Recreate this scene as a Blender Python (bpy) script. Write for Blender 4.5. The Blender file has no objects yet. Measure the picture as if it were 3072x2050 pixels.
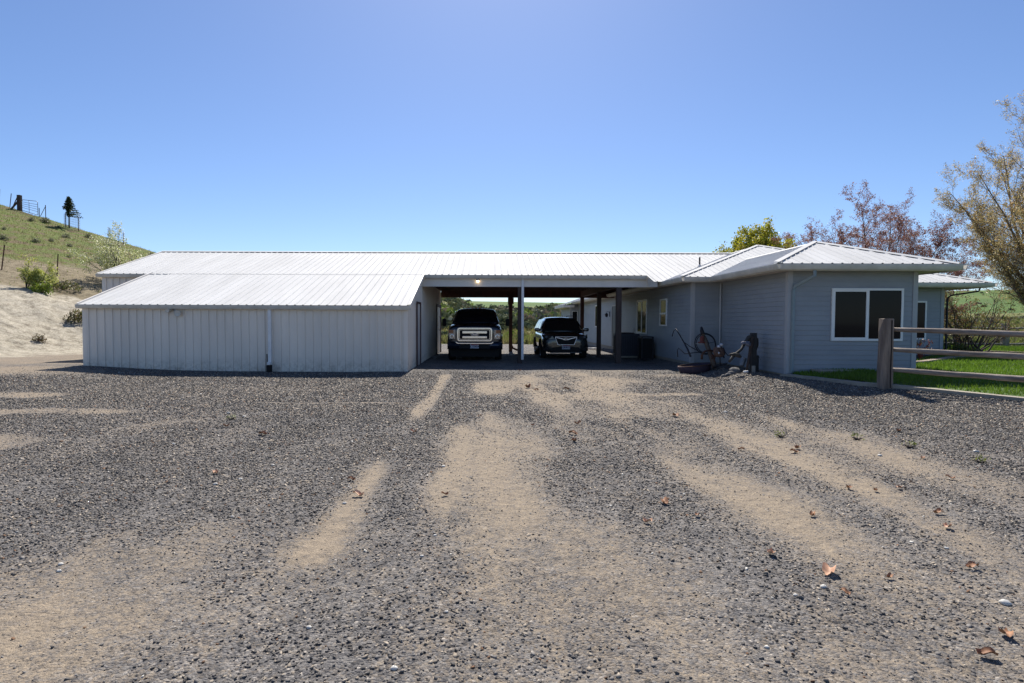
import bpy, math, random
import numpy as np
from mathutils import Vector, Matrix

# ------------------------------------------------------------------ camera, sky, sun, exposure
scene = bpy.context.scene
C = bpy.data.collections.new("place"); scene.collection.children.link(C)
cam_d = bpy.data.cameras.new("camera"); cam = bpy.data.objects.new("camera", cam_d); C.objects.link(cam)
cam_d.sensor_width = 36; cam_d.lens = 19.92; cam_d.clip_start = 0.05; cam_d.clip_end = 5000
cam.location = (0, 0, 1.45)
cam.matrix_world = Matrix.Translation((0, 0, 1.45)) @ Matrix.Rotation(math.radians(90 - 2.02), 4, 'X') @ Matrix.Rotation(math.radians(0.2), 4, 'Z')
cam_d.shift_x = 0.0231
scene.camera = cam

SUN_EL, SUN_AZ = 50.0, 1.0     # azimuth measured from +Y towards +X
world = bpy.data.worlds.new("World"); scene.world = world; world.use_nodes = True
nt = world.node_tree; bg = nt.nodes["Background"]
sky = nt.nodes.new("ShaderNodeTexSky"); sky.sky_type = 'NISHITA'; sky.sun_disc = False
sky.sun_elevation = math.radians(SUN_EL); sky.sun_rotation = math.radians(SUN_AZ)
sky.altitude = 1500; sky.air_density = 1.0; sky.dust_density = 1.25; sky.ozone_density = 5.5
hs = nt.nodes.new("ShaderNodeHueSaturation"); hs.inputs["Saturation"].default_value = 1.04; hs.inputs["Hue"].default_value = 0.504
nt.links.new(sky.outputs[0], hs.inputs["Color"]); nt.links.new(hs.outputs[0], bg.inputs[0]); bg.inputs[1].default_value = 0.077
sl = bpy.data.lights.new("sun", 'SUN'); sl.energy = 4.2; sl.angle = math.radians(0.53); sl.color = (1, 0.94, 0.85)
so = bpy.data.objects.new("sun", sl); C.objects.link(so)
d = Vector((math.sin(math.radians(SUN_AZ)) * math.cos(math.radians(SUN_EL)),
            math.cos(math.radians(SUN_AZ)) * math.cos(math.radians(SUN_EL)), math.sin(math.radians(SUN_EL))))
so.rotation_euler = d.to_track_quat('Z', 'Y').to_euler(); so.location = d * 60
vs = scene.view_settings; vs.view_transform = 'Standard'; vs.look = 'None'; vs.exposure = 0.85; vs.gamma = 1.0
vs.use_curve_mapping = False
scene.cycles.max_bounces = 8; scene.cycles.diffuse_bounces = 4

rnd = random.Random(7); npr = np.random.default_rng(7)

# ------------------------------------------------------------------ materials
MATS = {}
def mat(name, col, rough=0.6, metal=0.0, col2=None, scale=8.0, bump=0.0, bscale=None, stretch=(1, 1, 1), spec=None, trans=0.0, attr=None, amt=1.0):
    m = bpy.data.materials.new(name); m.use_nodes = True; t = m.node_tree; b = t.nodes["Principled BSDF"]
    b.inputs["Roughness"].default_value = rough; b.inputs["Metallic"].default_value = metal
    if spec is not None: b.inputs["Specular IOR Level"].default_value = spec
    if trans: b.inputs["Transmission Weight"].default_value = trans
    tc = t.nodes.new("ShaderNodeTexCoord"); mp = t.nodes.new("ShaderNodeMapping"); mp.inputs["Scale"].default_value = stretch
    geo = t.nodes.new("ShaderNodeNewGeometry")
    t.links.new(geo.outputs["Position"], mp.inputs[0])
    if col2 is None:
        col2 = tuple(min(1, c * 0.86) for c in col)
    n = t.nodes.new("ShaderNodeTexNoise"); n.inputs["Scale"].default_value = scale; n.inputs["Detail"].default_value = 6
    n.inputs["Roughness"].default_value = 0.65
    t.links.new(mp.outputs[0], n.inputs["Vector"])
    r = t.nodes.new("ShaderNodeValToRGB"); r.color_ramp.elements[0].position = 0.35; r.color_ramp.elements[1].position = 0.68
    r.color_ramp.elements[0].color = (*col2, 1); r.color_ramp.elements[1].color = (*col, 1)
    t.links.new(n.outputs["Fac"], r.inputs[0])
    out = r.outputs[0]
    if attr:
        a = t.nodes.new("ShaderNodeAttribute"); a.attribute_name = attr
        mx = t.nodes.new("ShaderNodeMix"); mx.data_type = 'RGBA'; mx.blend_type = 'MULTIPLY'; mx.inputs[0].default_value = amt
        t.links.new(out, mx.inputs[6]); t.links.new(a.outputs["Color"], mx.inputs[7]); out = mx.outputs[2]
    t.links.new(out, b.inputs["Base Color"])
    if bump:
        n2 = t.nodes.new("ShaderNodeTexNoise"); n2.inputs["Scale"].default_value = bscale or scale * 4; n2.inputs["Detail"].default_value = 5
        t.links.new(mp.outputs[0], n2.inputs["Vector"])
        bp = t.nodes.new("ShaderNodeBump"); bp.inputs["Strength"].default_value = bump; bp.inputs["Distance"].default_value = 0.01
        t.links.new(n2.outputs["Fac"], bp.inputs["Height"]); t.links.new(bp.outputs[0], b.inputs["Normal"])
    MATS[name] = m; return m
def splash(m, top=.45, col=(.30, .25, .19)):
    """dried mud thrown up along the foot of the wall"""
    t = m.node_tree; b = t.nodes["Principled BSDF"]; src = b.inputs["Base Color"].links[0].from_socket
    g = t.nodes.new("ShaderNodeNewGeometry"); s = t.nodes.new("ShaderNodeSeparateXYZ"); t.links.new(g.outputs["Position"], s.inputs[0])
    mr = t.nodes.new("ShaderNodeMapRange"); mr.inputs[1].default_value = top; mr.inputs[2].default_value = .0; mr.inputs[3].default_value = 0; mr.inputs[4].default_value = .75; t.links.new(s.outputs[2], mr.inputs[0])
    n = t.nodes.new("ShaderNodeTexNoise"); n.inputs["Scale"].default_value = 7; n.inputs["Detail"].default_value = 8; n.inputs["Roughness"].default_value = .8; t.links.new(g.outputs["Position"], n.inputs["Vector"])
    r = t.nodes.new("ShaderNodeValToRGB"); r.color_ramp.elements[0].position = .42; r.color_ramp.elements[1].position = .62; t.links.new(n.outputs["Fac"], r.inputs[0])
    mu = t.nodes.new("ShaderNodeMath"); mu.operation = 'MULTIPLY'; t.links.new(mr.outputs[0], mu.inputs[0]); t.links.new(r.outputs[0], mu.inputs[1])
    mx = t.nodes.new("ShaderNodeMix"); mx.data_type = 'RGBA'; t.links.new(mu.outputs[0], mx.inputs[0]); t.links.new(src, mx.inputs[6]); mx.inputs[7].default_value = (*col, 1)
    t.links.new(mx.outputs[2], b.inputs["Base Color"])
def emis(name, col, s):
    m = mat(name, col); b = m.node_tree.nodes["Principled BSDF"]
    b.inputs["Emission Color"].default_value = (*col, 1); b.inputs["Emission Strength"].default_value = s; return m

roofm = mat("roof_metal", (0.62, 0.62, 0.61), 0.7, 0, (0.52, 0.52, 0.51), 0.9, stretch=(1.7, .22, 1), spec=.1)
wallm = mat("wall_metal", (0.83, 0.755, 0.66), 0.5, 0, (0.72, 0.655, 0.575), 0.9, stretch=(1.6, 1.6, .35))
splash(wallm)
trim = mat("white_trim", (0.80, 0.75, 0.68), 0.5, 0, (0.70, 0.66, 0.60), 2.5)
gutm = mat("gutter_metal", (0.66, 0.64, 0.58), 0.45, 0, (0.52, 0.50, 0.44), 3.0)
sidm = mat("siding_vinyl", (0.295, 0.318, 0.34), 0.55, 0, (0.255, 0.275, 0.297), 1.2, stretch=(1, 1, 2))
vint = mat("vinyl_trim", (0.40, 0.41, 0.42), 0.5, 0, (0.36, 0.37, 0.38), 2)
winf = mat("window_frame", (0.82, 0.82, 0.80), 0.4, 0, (0.76, 0.76, 0.74), 4)
woodr = mat("red_brown_wood", (0.115, 0.045, 0.035), 0.75, 0, (0.06, 0.028, 0.022), 5, .4, stretch=(1, 1, .3))
woodd = mat("dark_post_wood", (0.09, 0.06, 0.05), 0.8, 0, (0.05, 0.035, 0.03), 6, .5, 30, stretch=(1, 1, .2))
ceilm = mat("ceiling_board", (0.12, 0.045, 0.035), 0.8, 0, (0.07, 0.03, 0.025), 2, .2, stretch=(6, .5, 1))
fencew = mat("weathered_wood", (0.30, 0.235, 0.185), 0.85, 0, (0.13, 0.10, 0.08), 9, .9, 26, stretch=(1.4, 1.4, .14))
railw = mat("rail_wood", (0.34, 0.29, 0.25), 0.8, 0, (0.15, 0.115, 0.09), 9, .9, 30, stretch=(.3, .3, 2.2))
conc = mat("concrete", (0.36, 0.32, 0.26), 0.9, 0, (0.26, 0.23, 0.19), 6, .3, 60)
steel = mat("galvanised_steel", (0.35, 0.36, 0.37), 0.45, 0.7, (0.25, 0.25, 0.26), 8)
rust = mat("rusty_iron", (0.13, 0.055, 0.03), 0.85, 0.1, (0.055, 0.03, 0.022), 14, .5)
iron = mat("dark_iron", (0.045, 0.045, 0.05), 0.6, 0.5, (0.025, 0.025, 0.03), 10)
tyrem = mat("tyre_rubber", (0.02, 0.02, 0.021), 0.85)
blackp = mat("black_plastic", (0.014, 0.014, 0.015), 0.6, spec=.2)
chrome = mat("chrome", (0.75, 0.76, 0.78), 0.12, 1.0)
alloy = mat("alloy_rim", (0.5, 0.5, 0.52), 0.3, 0.9)
whitep = mat("white_plastic", (0.8, 0.8, 0.8), 0.5)

def paint(name, col, rough=0.25):
    m = mat(name, col, rough, 0.3); b = m.node_tree.nodes["Principled BSDF"]
    b.inputs["Coat Weight"].default_value = 1.0; b.inputs["Coat Roughness"].default_value = 0.04; return m
truckp = paint("truck_paint", (0.02, 0.022, 0.032)); suvp = paint("suv_paint", (0.035, 0.038, 0.036))
def glass_dark(name, col=(0.01, 0.012, 0.013), rough=0.03, spec=.6):
    m = mat(name, col, rough, 0, spec=spec); return m
carglass = glass_dark("car_glass", (.028, .028, .03), .06); pane_m = glass_dark("window_glass", (0.012, 0.011, 0.012), 0.05, .12)
lampg = mat("lamp_glass", (0.45, 0.46, 0.48), 0.08, .6, (0.15, 0.15, 0.16), 40)
amber = mat("amber_glass", (0.45, 0.12, 0.03), 0.15, 0, (0.3, 0.08, 0.02), 30)

# ------------------------------------------------------------------ object helpers
def tag(o, label=None, cat=None, group=None, kind=None):
    if label: o["label"] = label
    if cat: o["category"] = cat
    if group: o["group"] = group
    if kind: o["kind"] = kind
    return o
def thing(name, label, cat, loc=(0, 0, 0), rz=0.0, group=None):
    o = bpy.data.objects.new(name, None); C.objects.link(o); o.empty_display_size = .2
    o.location = loc; o.rotation_euler = (0, 0, rz); return tag(o, label, cat, group)
def copy_tree(o, parent=None):
    c = o.copy(); C.objects.link(c); pi = o.matrix_parent_inverse.copy(); c.parent = parent; c.matrix_parent_inverse = pi
    for ch in list(o.children): copy_tree(ch, c)
    return c
class MB:
    def __init__(s): s.v = []; s.f = []
    def add(s, vs, fs):
        n = len(s.v); s.v += [tuple(v) for v in vs]; s.f += [tuple(i + n for i in f) for f in fs]; return s
    def box(s, x0, x1, y0, y1, z0, z1, M=None, taper=1.0):
        vs = [Vector((x, y, z)) for z in (z0, z1) for y in (y0, y1) for x in (x0, x1)]
        if taper != 1.0:
            cx, cy = (x0 + x1) / 2, (y0 + y1) / 2
            for v in vs[4:]: v.x = cx + (v.x - cx) * taper; v.y = cy + (v.y - cy) * taper
        if M is not None: vs = [M @ v for v in vs]
        return s.add(vs, [(0, 2, 3, 1), (4, 5, 7, 6), (0, 1, 5, 4), (2, 6, 7, 3), (0, 4, 6, 2), (1, 3, 7, 5)])
    def bar(s, a, b, w, h=None, up=(0, 0, 1)):
        a = Vector(a); b = Vector(b); h = h or w; d = (b - a); L = d.length; d.normalize()
        u = Vector(up)
        if abs(d.dot(u)) > .98: u = Vector((0, 1, 0))
        x = d.cross(u).normalized(); y = x.cross(d)
        M = Matrix((( x.x, y.x, d.x, a.x), (x.y, y.y, d.y, a.y), (x.z, y.z, d.z, a.z), (0, 0, 0, 1)))
        return s.box(-w / 2, w / 2, -h / 2, h / 2, 0, L, M)
    def tube(s, pts, r, n=8, closed=False, cap=True, jit=0.0):
        pts = [Vector(p) for p in pts]; k = len(pts)
        rs = r if isinstance(r, (list, tuple)) else [r] * k
        base = len(s.v); prev = None
        for i, p in enumerate(pts):
            if closed: d = pts[(i + 1) % k] - pts[i - 1]
            else: d = pts[min(i + 1, k - 1)] - pts[max(i - 1, 0)]
            d.normalize()
            if prev is None:
                u = Vector((0, 0, 1)) if abs(d.z) < .9 else Vector((1, 0, 0)); x = d.cross(u).normalized()
            else:
                x = (prev - d * prev.dot(d)).normalized()
            prev = x; y = d.cross(x)
            for j in range(n):
                a = 2 * math.pi * j / n; q = rs[i] * (1 + (rnd.uniform(-jit, jit) if jit else 0))
                s.v.append(tuple(p + x * math.cos(a) * q + y * math.sin(a) * q))
        for i in range(k if closed else k - 1):
            for j in range(n):
                a = base + i * n + j; b = base + i * n + (j + 1) % n
                c = base + ((i + 1) % k) * n + (j + 1) % n; e = base + ((i + 1) % k) * n + j
                s.f.append((a, b, c, e))
        if cap and not closed:
            s.f.append(tuple(base + j for j in range(n))[::-1]); s.f.append(tuple(base + (k - 1) * n + j for j in range(n)))
        return s
    def lathe(s, prof, n=20, M=None):
        base = len(s.v)
        for (r, z) in prof:
            for j in range(n):
                a = 2 * math.pi * j / n; v = Vector((r * math.cos(a), r * math.sin(a), z))
                s.v.append(tuple(M @ v if M is not None else v))
        for i in range(len(prof) - 1):
            for j in range(n):
                s.f.append((base + i * n + j, base + i * n + (j + 1) % n, base + (i + 1) * n + (j + 1) % n, base + (i + 1) * n + j))
        return s
    def prism(s, poly, y0, y1):
        """poly: list of (x,z), extruded along y"""
        n = len(poly)
        vs = [(x, y0, z) for x, z in poly] + [(x, y1, z) for x, z in poly]
        fs = [tuple(range(n)), tuple(range(2 * n - 1, n - 1, -1))] + [(i, i + n, (i + 1) % n + n, (i + 1) % n) for i in range(n)]
        return s.add(vs, fs)
    def build(s, name, m, parent=None, smooth=False, bevel=0.0, subsurf=0):
        me = bpy.data.meshes.new(name); me.from_pydata(s.v, [], s.f); me.update()
        ob = bpy.data.objects.new(name, me); C.objects.link(ob)
        if m: me.materials.append(m)
        if smooth:
            for p in me.polygons: p.use_smooth = True
        if bevel:
            md = ob.modifiers.new("bevel", 'BEVEL'); md.width = bevel; md.segments = 2; md.limit_method = 'ANGLE'
        if subsurf:
            md = ob.modifiers.new("sub", 'SUBSURF'); md.levels = subsurf; md.render_levels = subsurf
        if parent: ob.parent = parent
        return ob
def npmesh(name, verts, faces, m, cols=None, smooth=False, attr="tint"):
    """verts (n,3), faces (k,3|4) numpy"""
    me = bpy.data.meshes.new(name); k = faces.shape[1]
    me.vertices.add(len(verts)); me.vertices.foreach_set("co", verts.astype(np.float32).ravel())
    me.loops.add(faces.size); me.loops.foreach_set("vertex_index", faces.astype(np.int32).ravel())
    me.polygons.add(len(faces)); me.polygons.foreach_set("loop_start", np.arange(0, faces.size, k, dtype=np.int32))
    try: me.polygons.foreach_set("loop_total", np.full(len(faces), k, dtype=np.int32))
    except Exception: pass
    me.update(calc_edges=True)
    if smooth: me.polygons.foreach_set("use_smooth", np.ones(len(faces), dtype=bool))
    if cols is not None:
        ca = me.color_attributes.new(attr, 'FLOAT_COLOR', 'POINT')
        if cols.shape[1] == 3: cols = np.hstack([cols, np.ones((len(cols), 1))])
        ca.data.foreach_set("color", cols.astype(np.float32).ravel())
    me.materials.append(m)
    ob = bpy.data.objects.new(name, me); C.objects.link(ob); return ob
def text_obj(name, s, size, m, parent, loc, rot, shear=0.0, depth=0.002, bold=0.0):
    cu = bpy.data.curves.new(name, 'FONT'); cu.body = s; cu.size = size; cu.align_x = 'CENTER'; cu.align_y = 'CENTER'
    cu.extrude = depth; cu.shear = shear; cu.offset = bold; cu.resolution_u = 4
    o = bpy.data.objects.new(name, cu); C.objects.link(o)
    dg = bpy.context.evaluated_depsgraph_get(); me = bpy.data.meshes.new_from_object(o.evaluated_get(dg))
    bpy.data.objects.remove(o); me.materials.clear(); me.materials.append(m)
    n = bpy.data.objects.new(name, me); C.objects.link(n); n.parent = parent; n.location = loc; n.rotation_euler = rot
    return n

# ribbed sheet metal on any convex planar polygon; ribs run perpendicular to `udir`
def ribbed(mb, pts, udir, spacing=0.2286, h=0.019, w0=0.030, w1=0.012, phase=0.0, minor=False, flip=False):
    pts = [Vector(p) for p in pts]; u = Vector(udir).normalized()
    nrm = (pts[1] - pts[0]).cross(pts[2] - pts[0]).normalized()
    if flip: nrm = -nrm
    v = nrm.cross(u).normalized(); o = pts[0]
    uv = [((p - o).dot(u), (p - o).dot(v)) for p in pts]
    u0 = min(a for a, _ in uv); u1 = max(a for a, _ in uv)
    ev = []
    org = o.dot(u)
    k0 = math.floor((u0 + org - phase) / spacing) - 1; k1 = math.ceil((u1 + org - phase) / spacing) + 1
    for k in range(k0, k1 + 1):
        c = k * spacing + phase - org
        ev += [(c - w0, 0), (c - w1, h), (c + w1, h), (c + w0, 0)]
        if minor:
            for q in (spacing / 3, spacing * 2 / 3): ev += [(c + q - .012, 0), (c + q, .003), (c + q + .012, 0)]
    xs = [e[0] for e in ev]; hs = [e[1] for e in ev]
    us = sorted(set([e for e in xs if u0 < e < u1] + [a for a, _ in uv]))
    def vr(x):
        lo, hi = 1e9, -1e9
        for i in range(len(uv)):
            (a, b), (c2, d2) = uv[i], uv[(i + 1) % len(uv)]
            if abs(a - c2) < 1e-9:
                if abs(x - a) < 1e-6: lo = min(lo, b, d2); hi = max(hi, b, d2)
            elif min(a, c2) - 1e-7 <= x <= max(a, c2) + 1e-7:
                q = b + (d2 - b) * (x - a) / (c2 - a); lo = min(lo, q); hi = max(hi, q)
        return lo, hi
    prev = None
    for x in us:
        lo, hi = vr(x); hh = float(np.interp(x, xs, hs))
        i = len(mb.v); mb.v.append(tuple(o + u * x + v * lo + nrm * hh)); mb.v.append(tuple(o + u * x + v * hi + nrm * hh))
        if prev is not None: mb.f.append((prev, i, i + 1, prev + 1))
        prev = i
    return mb
# lapped siding: wall from a to b (x,y), z0..z1 (z1 may be two values), outward normal n
def siding(mb, a, b, z0, z1, n, lap=0.116):
    a = Vector((*a, 0)); b = Vector((*b, 0)); n = Vector((*n, 0)).normalized()
    z = z0
    while z < z1 - 1e-4:
        zt = min(z + lap, z1); o1 = n * 0.013; o2 = n * 0.001
        i = len(mb.v)
        for p in (a, b):
            mb.v += [tuple(p + Vector((0, 0, z)) + n * .001), tuple(p + o1 + Vector((0, 0, z + .002))), tuple(p + o1 * .96 + Vector((0, 0, z + .012))), tuple(p + o2 + Vector((0, 0, zt)))]
        for k in range(3): mb.f.append((i + k, i + 4 + k, i + 5 + k, i + 1 + k))
        z = zt
    return mb

# ------------------------------------------------------------------ value noise
def vnoise(x, y, seed=0):
    xi = np.floor(x).astype(np.int64); yi = np.floor(y).astype(np.int64); fx = x - xi; fy = y - yi
    fx = fx * fx * (3 - 2 * fx); fy = fy * fy * (3 - 2 * fy)
    def hsh(a, b):
        h = (a * 374761393 + b * 668265263 + seed * 974711) & 0x7fffffff
        h = ((h ^ (h >> 13)) * 1274126177) & 0x7fffffff
        return ((h ^ (h >> 16)) & 0xffff) / 65535.0
    return (hsh(xi, yi) * (1 - fx) + hsh(xi + 1, yi) * fx) * (1 - fy) + (hsh(xi, yi + 1) * (1 - fx) + hsh(xi + 1, yi + 1) * fx) * fy
def fbm(x, y, oct=4, seed=0):
    t = 0; a = .5; s = 0
    for i in range(oct):
        t = t + a * vnoise(x * 2 ** i, y * 2 ** i, seed + i * 17); s += a; a *= .5
    return t / s - .5
def sstep(a, b, x):
    t = np.clip((x - a) / (b - a), 0, 1); return t * t * (3 - 2 * t)

# ------------------------------------------------------------------ terrain
def hillplane(x, y):
    yy = np.minimum(y, 50) + (0 * y)
    h = .31 * (-x) + .139 * yy - 8.48
    return h
def terrain(x, y):
    x = np.asarray(x, float); y = np.asarray(y, float)
    z = .14 * sstep(-8.5, -11.6, x) * sstep(10, 15, y) * (1 - sstep(30, 45, y))
    z = z + .17 * sstep(5.6, 6.6, x) * sstep(9.5, 12, y) * (1 - sstep(24, 34, y))
    z = z + .10 * sstep(6.9, 8.2, x) * (1 - sstep(28, 40, y)) * sstep(5, 9, y)
    # shallow berm by the machinery and wheel ruts
    z = z + .07 * np.exp(-((x - 5.0) / .5) ** 2 - ((y - 14.6) / .9) ** 2)
    z = z + .06 * fbm(x * .45, y * .45, 3, 5) * (1 - sstep(18, 24, y) * (x > -3) * (x < 6)) + .014 * fbm(x * 2.2, y * 2.2, 3, 9)
    for cx, d, w in ((-1.05, .022, .2), (.25, .018, .3), (2.05, .02, .22), (3.3, .018, .2)):
        z = z - d * np.exp(-((x - cx) / w) ** 2) * (1 - sstep(11, 16, y))
    # left hill
    h = hillplane(x, y)
    g = np.where(h < 0, 0, np.where(h < 1.6, h * 1.25, np.where(h < 3.2, 2.0 + (h - 1.6) * .75, h)))
    k = .15; g = np.where(h < .6, .9 * (np.log1p(np.exp(np.clip(h / k, -30, 30))) * k) * 1.0 + (g - .9 * np.maximum(h, 0)) * (h > 0), g)
    down = np.maximum(y - 50, 0) * .30 - 0
    hill = np.maximum(g - down, 0) * (y > 8) * sstep(8, 16, y)
    near = sstep(.3, 1.5, h) * (y < 140)
    hill = hill + sstep(0, .5, h) * (1 - sstep(2.2, 3, h)) * (y < 45) * (.34 * fbm(x * 1.3 + y * .5, y * .9, 3, 13) + .16 * fbm(x * 4, y * 4, 3, 14))
    hill = hill + near * (.30 * fbm(x * .35, y * .35, 4, 3) + .10 * fbm(x * 1.7, y * 1.7, 3, 4)) * np.where(h > 0, 1, 0) * (1 - sstep(47, 52, y) * .6)
    z = z + np.clip(hill, 0, 60)
    # far hills
    a = x / np.maximum(y, 30)
    e = np.interp(a, [-3, -.6, -.2, -.12, -.086, -.05, -.03, .13, .3, .5, .8, .95, 1.5, 4], [.03, .05, .066, .062, .052, .041, .0365, .034, .037, .045, .0575, .061, .06, .05])
    top = 1.45 + e * 250
    z = z - .25 * sstep(36, 60, y)
    z = z + (top + .25) * np.clip((y - 60) / 195, 0, 1) ** 1.25 + sstep(60, 90, y) * 1.2 * fbm(x * .03, y * .03, 4, 8) * (1 - sstep(200, 250, y))
    z = z - np.maximum(y - 300, 0) * .015
    z = np.where(y < -5, z * 0, z)
    return z
def T(x, y): return float(terrain(np.array([x]), np.array([y]))[0])

def axis(spec):
    out = [spec[0][0]]
    for a, b, s in spec: out += list(np.linspace(a, b, max(2, int(round((b - a) / s)) + 1))[1:])
    return np.array(out)
gx = axis([(-1600, -400, 200), (-400, -120, 14), (-120, -60, 2.5), (-60, -30, .5), (-30, -9, .25), (-9, 9, .07), (9, 22, .25), (22, 60, 1), (60, 300, 6), (300, 1600, 130)])
gy = axis([(-400, -20, 95), (-20, 1, 3), (1, 13, .07), (13, 24, .13), (24, 50, .25), (50, 80, .8), (80, 260, 2.5), (260, 420, 16), (420, 3000, 215)])
X, Y = np.meshgrid(gx, gy); Z = terrain(X, Y); hp = hillplane(X, Y)
nz1 = fbm(X * .9, Y * .9, 4, 21); nz2 = fbm(X * .22, Y * .22, 4, 22)
# world-space marks: bands where wheels have worn the gravel down to tan grit
sand = np.zeros_like(X)
nA = fbm(X * 1.5, Y * .42, 4, 61); nB = fbm(X * .55, Y * .30, 3, 62); nC = fbm(X * 3.2, Y * 1.6, 3, 63)
def track(cx, w, ys, amps, wob=.06, seed=1, rag=1.0):
    global sand
    c = cx + wob * 2.5 * fbm(Y * .45, Y * 0 + seed, 3, seed)
    ww = w * (1 + .7 * fbm(Y * .8, Y * 0 + seed * 3, 3, seed + 50))
    sand = np.maximum(sand, np.exp(-np.abs((X - c) / ww) ** 2) * np.clip(np.interp(Y, ys, amps) + rag * .55 * nA + rag * .45 * nC, 0, 1) * (np.interp(Y, ys, amps) > .02))
track(-1.12, .16, [2, 3.2, 3.5, 5.6, 6.2, 8.2, 9, 15, 15.6], [0, 0, .9, .95, .2, .25, .95, .95, 0], .05, 3, .3)
track(.22, .62, [2, 3, 5, 8.0, 9.5, 12, 16], [.35, .6, .72, .62, .45, .5, .1], .2, 4, 1.3)
track(-.30, .26, [3.6, 4.5, 7.5, 8.5], [0, .8, .75, 0], .1, 5)
track(1.0, .4, [2.2, 3, 4.5, 9.5, 11, 15, 17], [.3, .45, .3, .35, .8, .8, 0], .15, 6)
track(2.0, .6, [2, 3, 4, 6.4, 7, 9.5, 11, 15.5, 17], [.6, .62, .66, .62, .35, .4, .75, .75, 0], .2, 7, 1.4)
track(3.2, .4, [2, 3, 4.6, 7, 8.5, 10, 13], [.55, .5, .55, .55, .3, .5, 0], .2, 8, 1.4)
track(4.4, .5, [3.5, 4.5, 8, 9, 13], [.3, .35, .5, .5, 0], .2, 9)
track(-2.3, .75, [1.8, 2.6, 3.3, 4.1], [.8, .65, .4, 0], .2, 10, 1.5)
track(2.6, 2.0, [1.8, 3, 4.2], [.5, .35, 0], .1, 14)
track(.2, 1.3, [5, 8, 12, 16], [.25, .3, .35, .1], .2, 15)
track(.75, .5, [1.8, 2.5, 4, 5], [.5, .6, .5, 0], .1, 16)
track(-4.6, 1.3, [1.8, 3.5, 5.0, 8, 9], [.3, .25, .12, .2, 0], .3, 11)
def blob(cx, cy, rx, ry, a, p=2):
    global sand
    sand = np.maximum(sand, np.clip(a + .8 * nA, 0, 1) * np.exp(-(((X - cx) / rx) ** 2 + ((Y - cy) / ry) ** 2) ** p))
blob(-2.6, 9.95, 1.7, .10, .7); blob(-9.6, 10.9, 1.6, .5, .8); blob(-7.6, 8.9, 2.2, .35, .6); blob(-13.5, 14.6, 3.0, 1.5, .95); blob(-13.8, 18.5, 3, 2.0, .8)
blob(1.9, 13.4, 2.0, 1.6, .6); blob(3.2, 11.4, 1.5, .25, .7); blob(.1, 12.6, .6, 1.6, .7); blob(4.9, 14.9, .6, .6, .7); blob(2.4, 2.2, 1.6, .6, .6)
blob(-6.2, 6.6, 1.2, .6, .5)
sand = np.clip(sand + .9 * np.clip(nB + .07 + .6 * nA, 0, 1) * np.where(X < -1.4, .6, 1), 0, 1)
bank = sstep(-.45, .1, hp) * (1 - sstep(1.5, 2.3, hp + nz2 * 2.2 + nz1 * .6)) * (Y > 8) * (Y < 50)
bank = np.maximum(bank, sstep(-1.2, -.3, hp) * .6 * (Y > 12) * (Y < 45) * (X < -10))
sand = np.maximum(sand, .75 * sstep(-3.2, -.8, hp + nz1) * (X < -9) * (Y > 12))
green = sstep(2.3, 2.9, hp + nz2 * 1.6) * (Y < 120)
# grassy field beyond the pad
green = np.maximum(green, sstep(35.6, 37.0, Y + nz1 * 2))
sand = np.where((Y < 120) & (hp > 1.2) & (X < -8), 1 - sstep(3.9, 5.9, hp + nz2 * 3 - .02 * (X + 30)), np.where(Y > 37, .35, sand))
lush = np.where(Y > 120, 1.0, 0) * sstep(.60, .66, np.clip((Y - 60) / 195, 0, 1) + .05 * nz2 + np.interp(X / np.maximum(Y, 30), [-.12, -.06, -.03, .12, .15, .4, .6], [-.4, -.3, 0, -.12, -.2, .3, .6]))
cols = np.stack([sand, bank, green, np.clip(lush, 0, 1)], -1).reshape(-1, 4)
ny, nx = X.shape; V = np.stack([X, Y, Z], -1).reshape(-1, 3)
i = np.arange((ny - 1) * (nx - 1)); r_, c_ = i // (nx - 1), i % (nx - 1); q = r_ * nx + c_
F = np.stack([q, q + 1, q + nx + 1, q + nx], -1)
fc_x = X.reshape(-1)[q]; fc_y = Y.reshape(-1)[q]; fh = hillplane(fc_x, fc_y)

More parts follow.
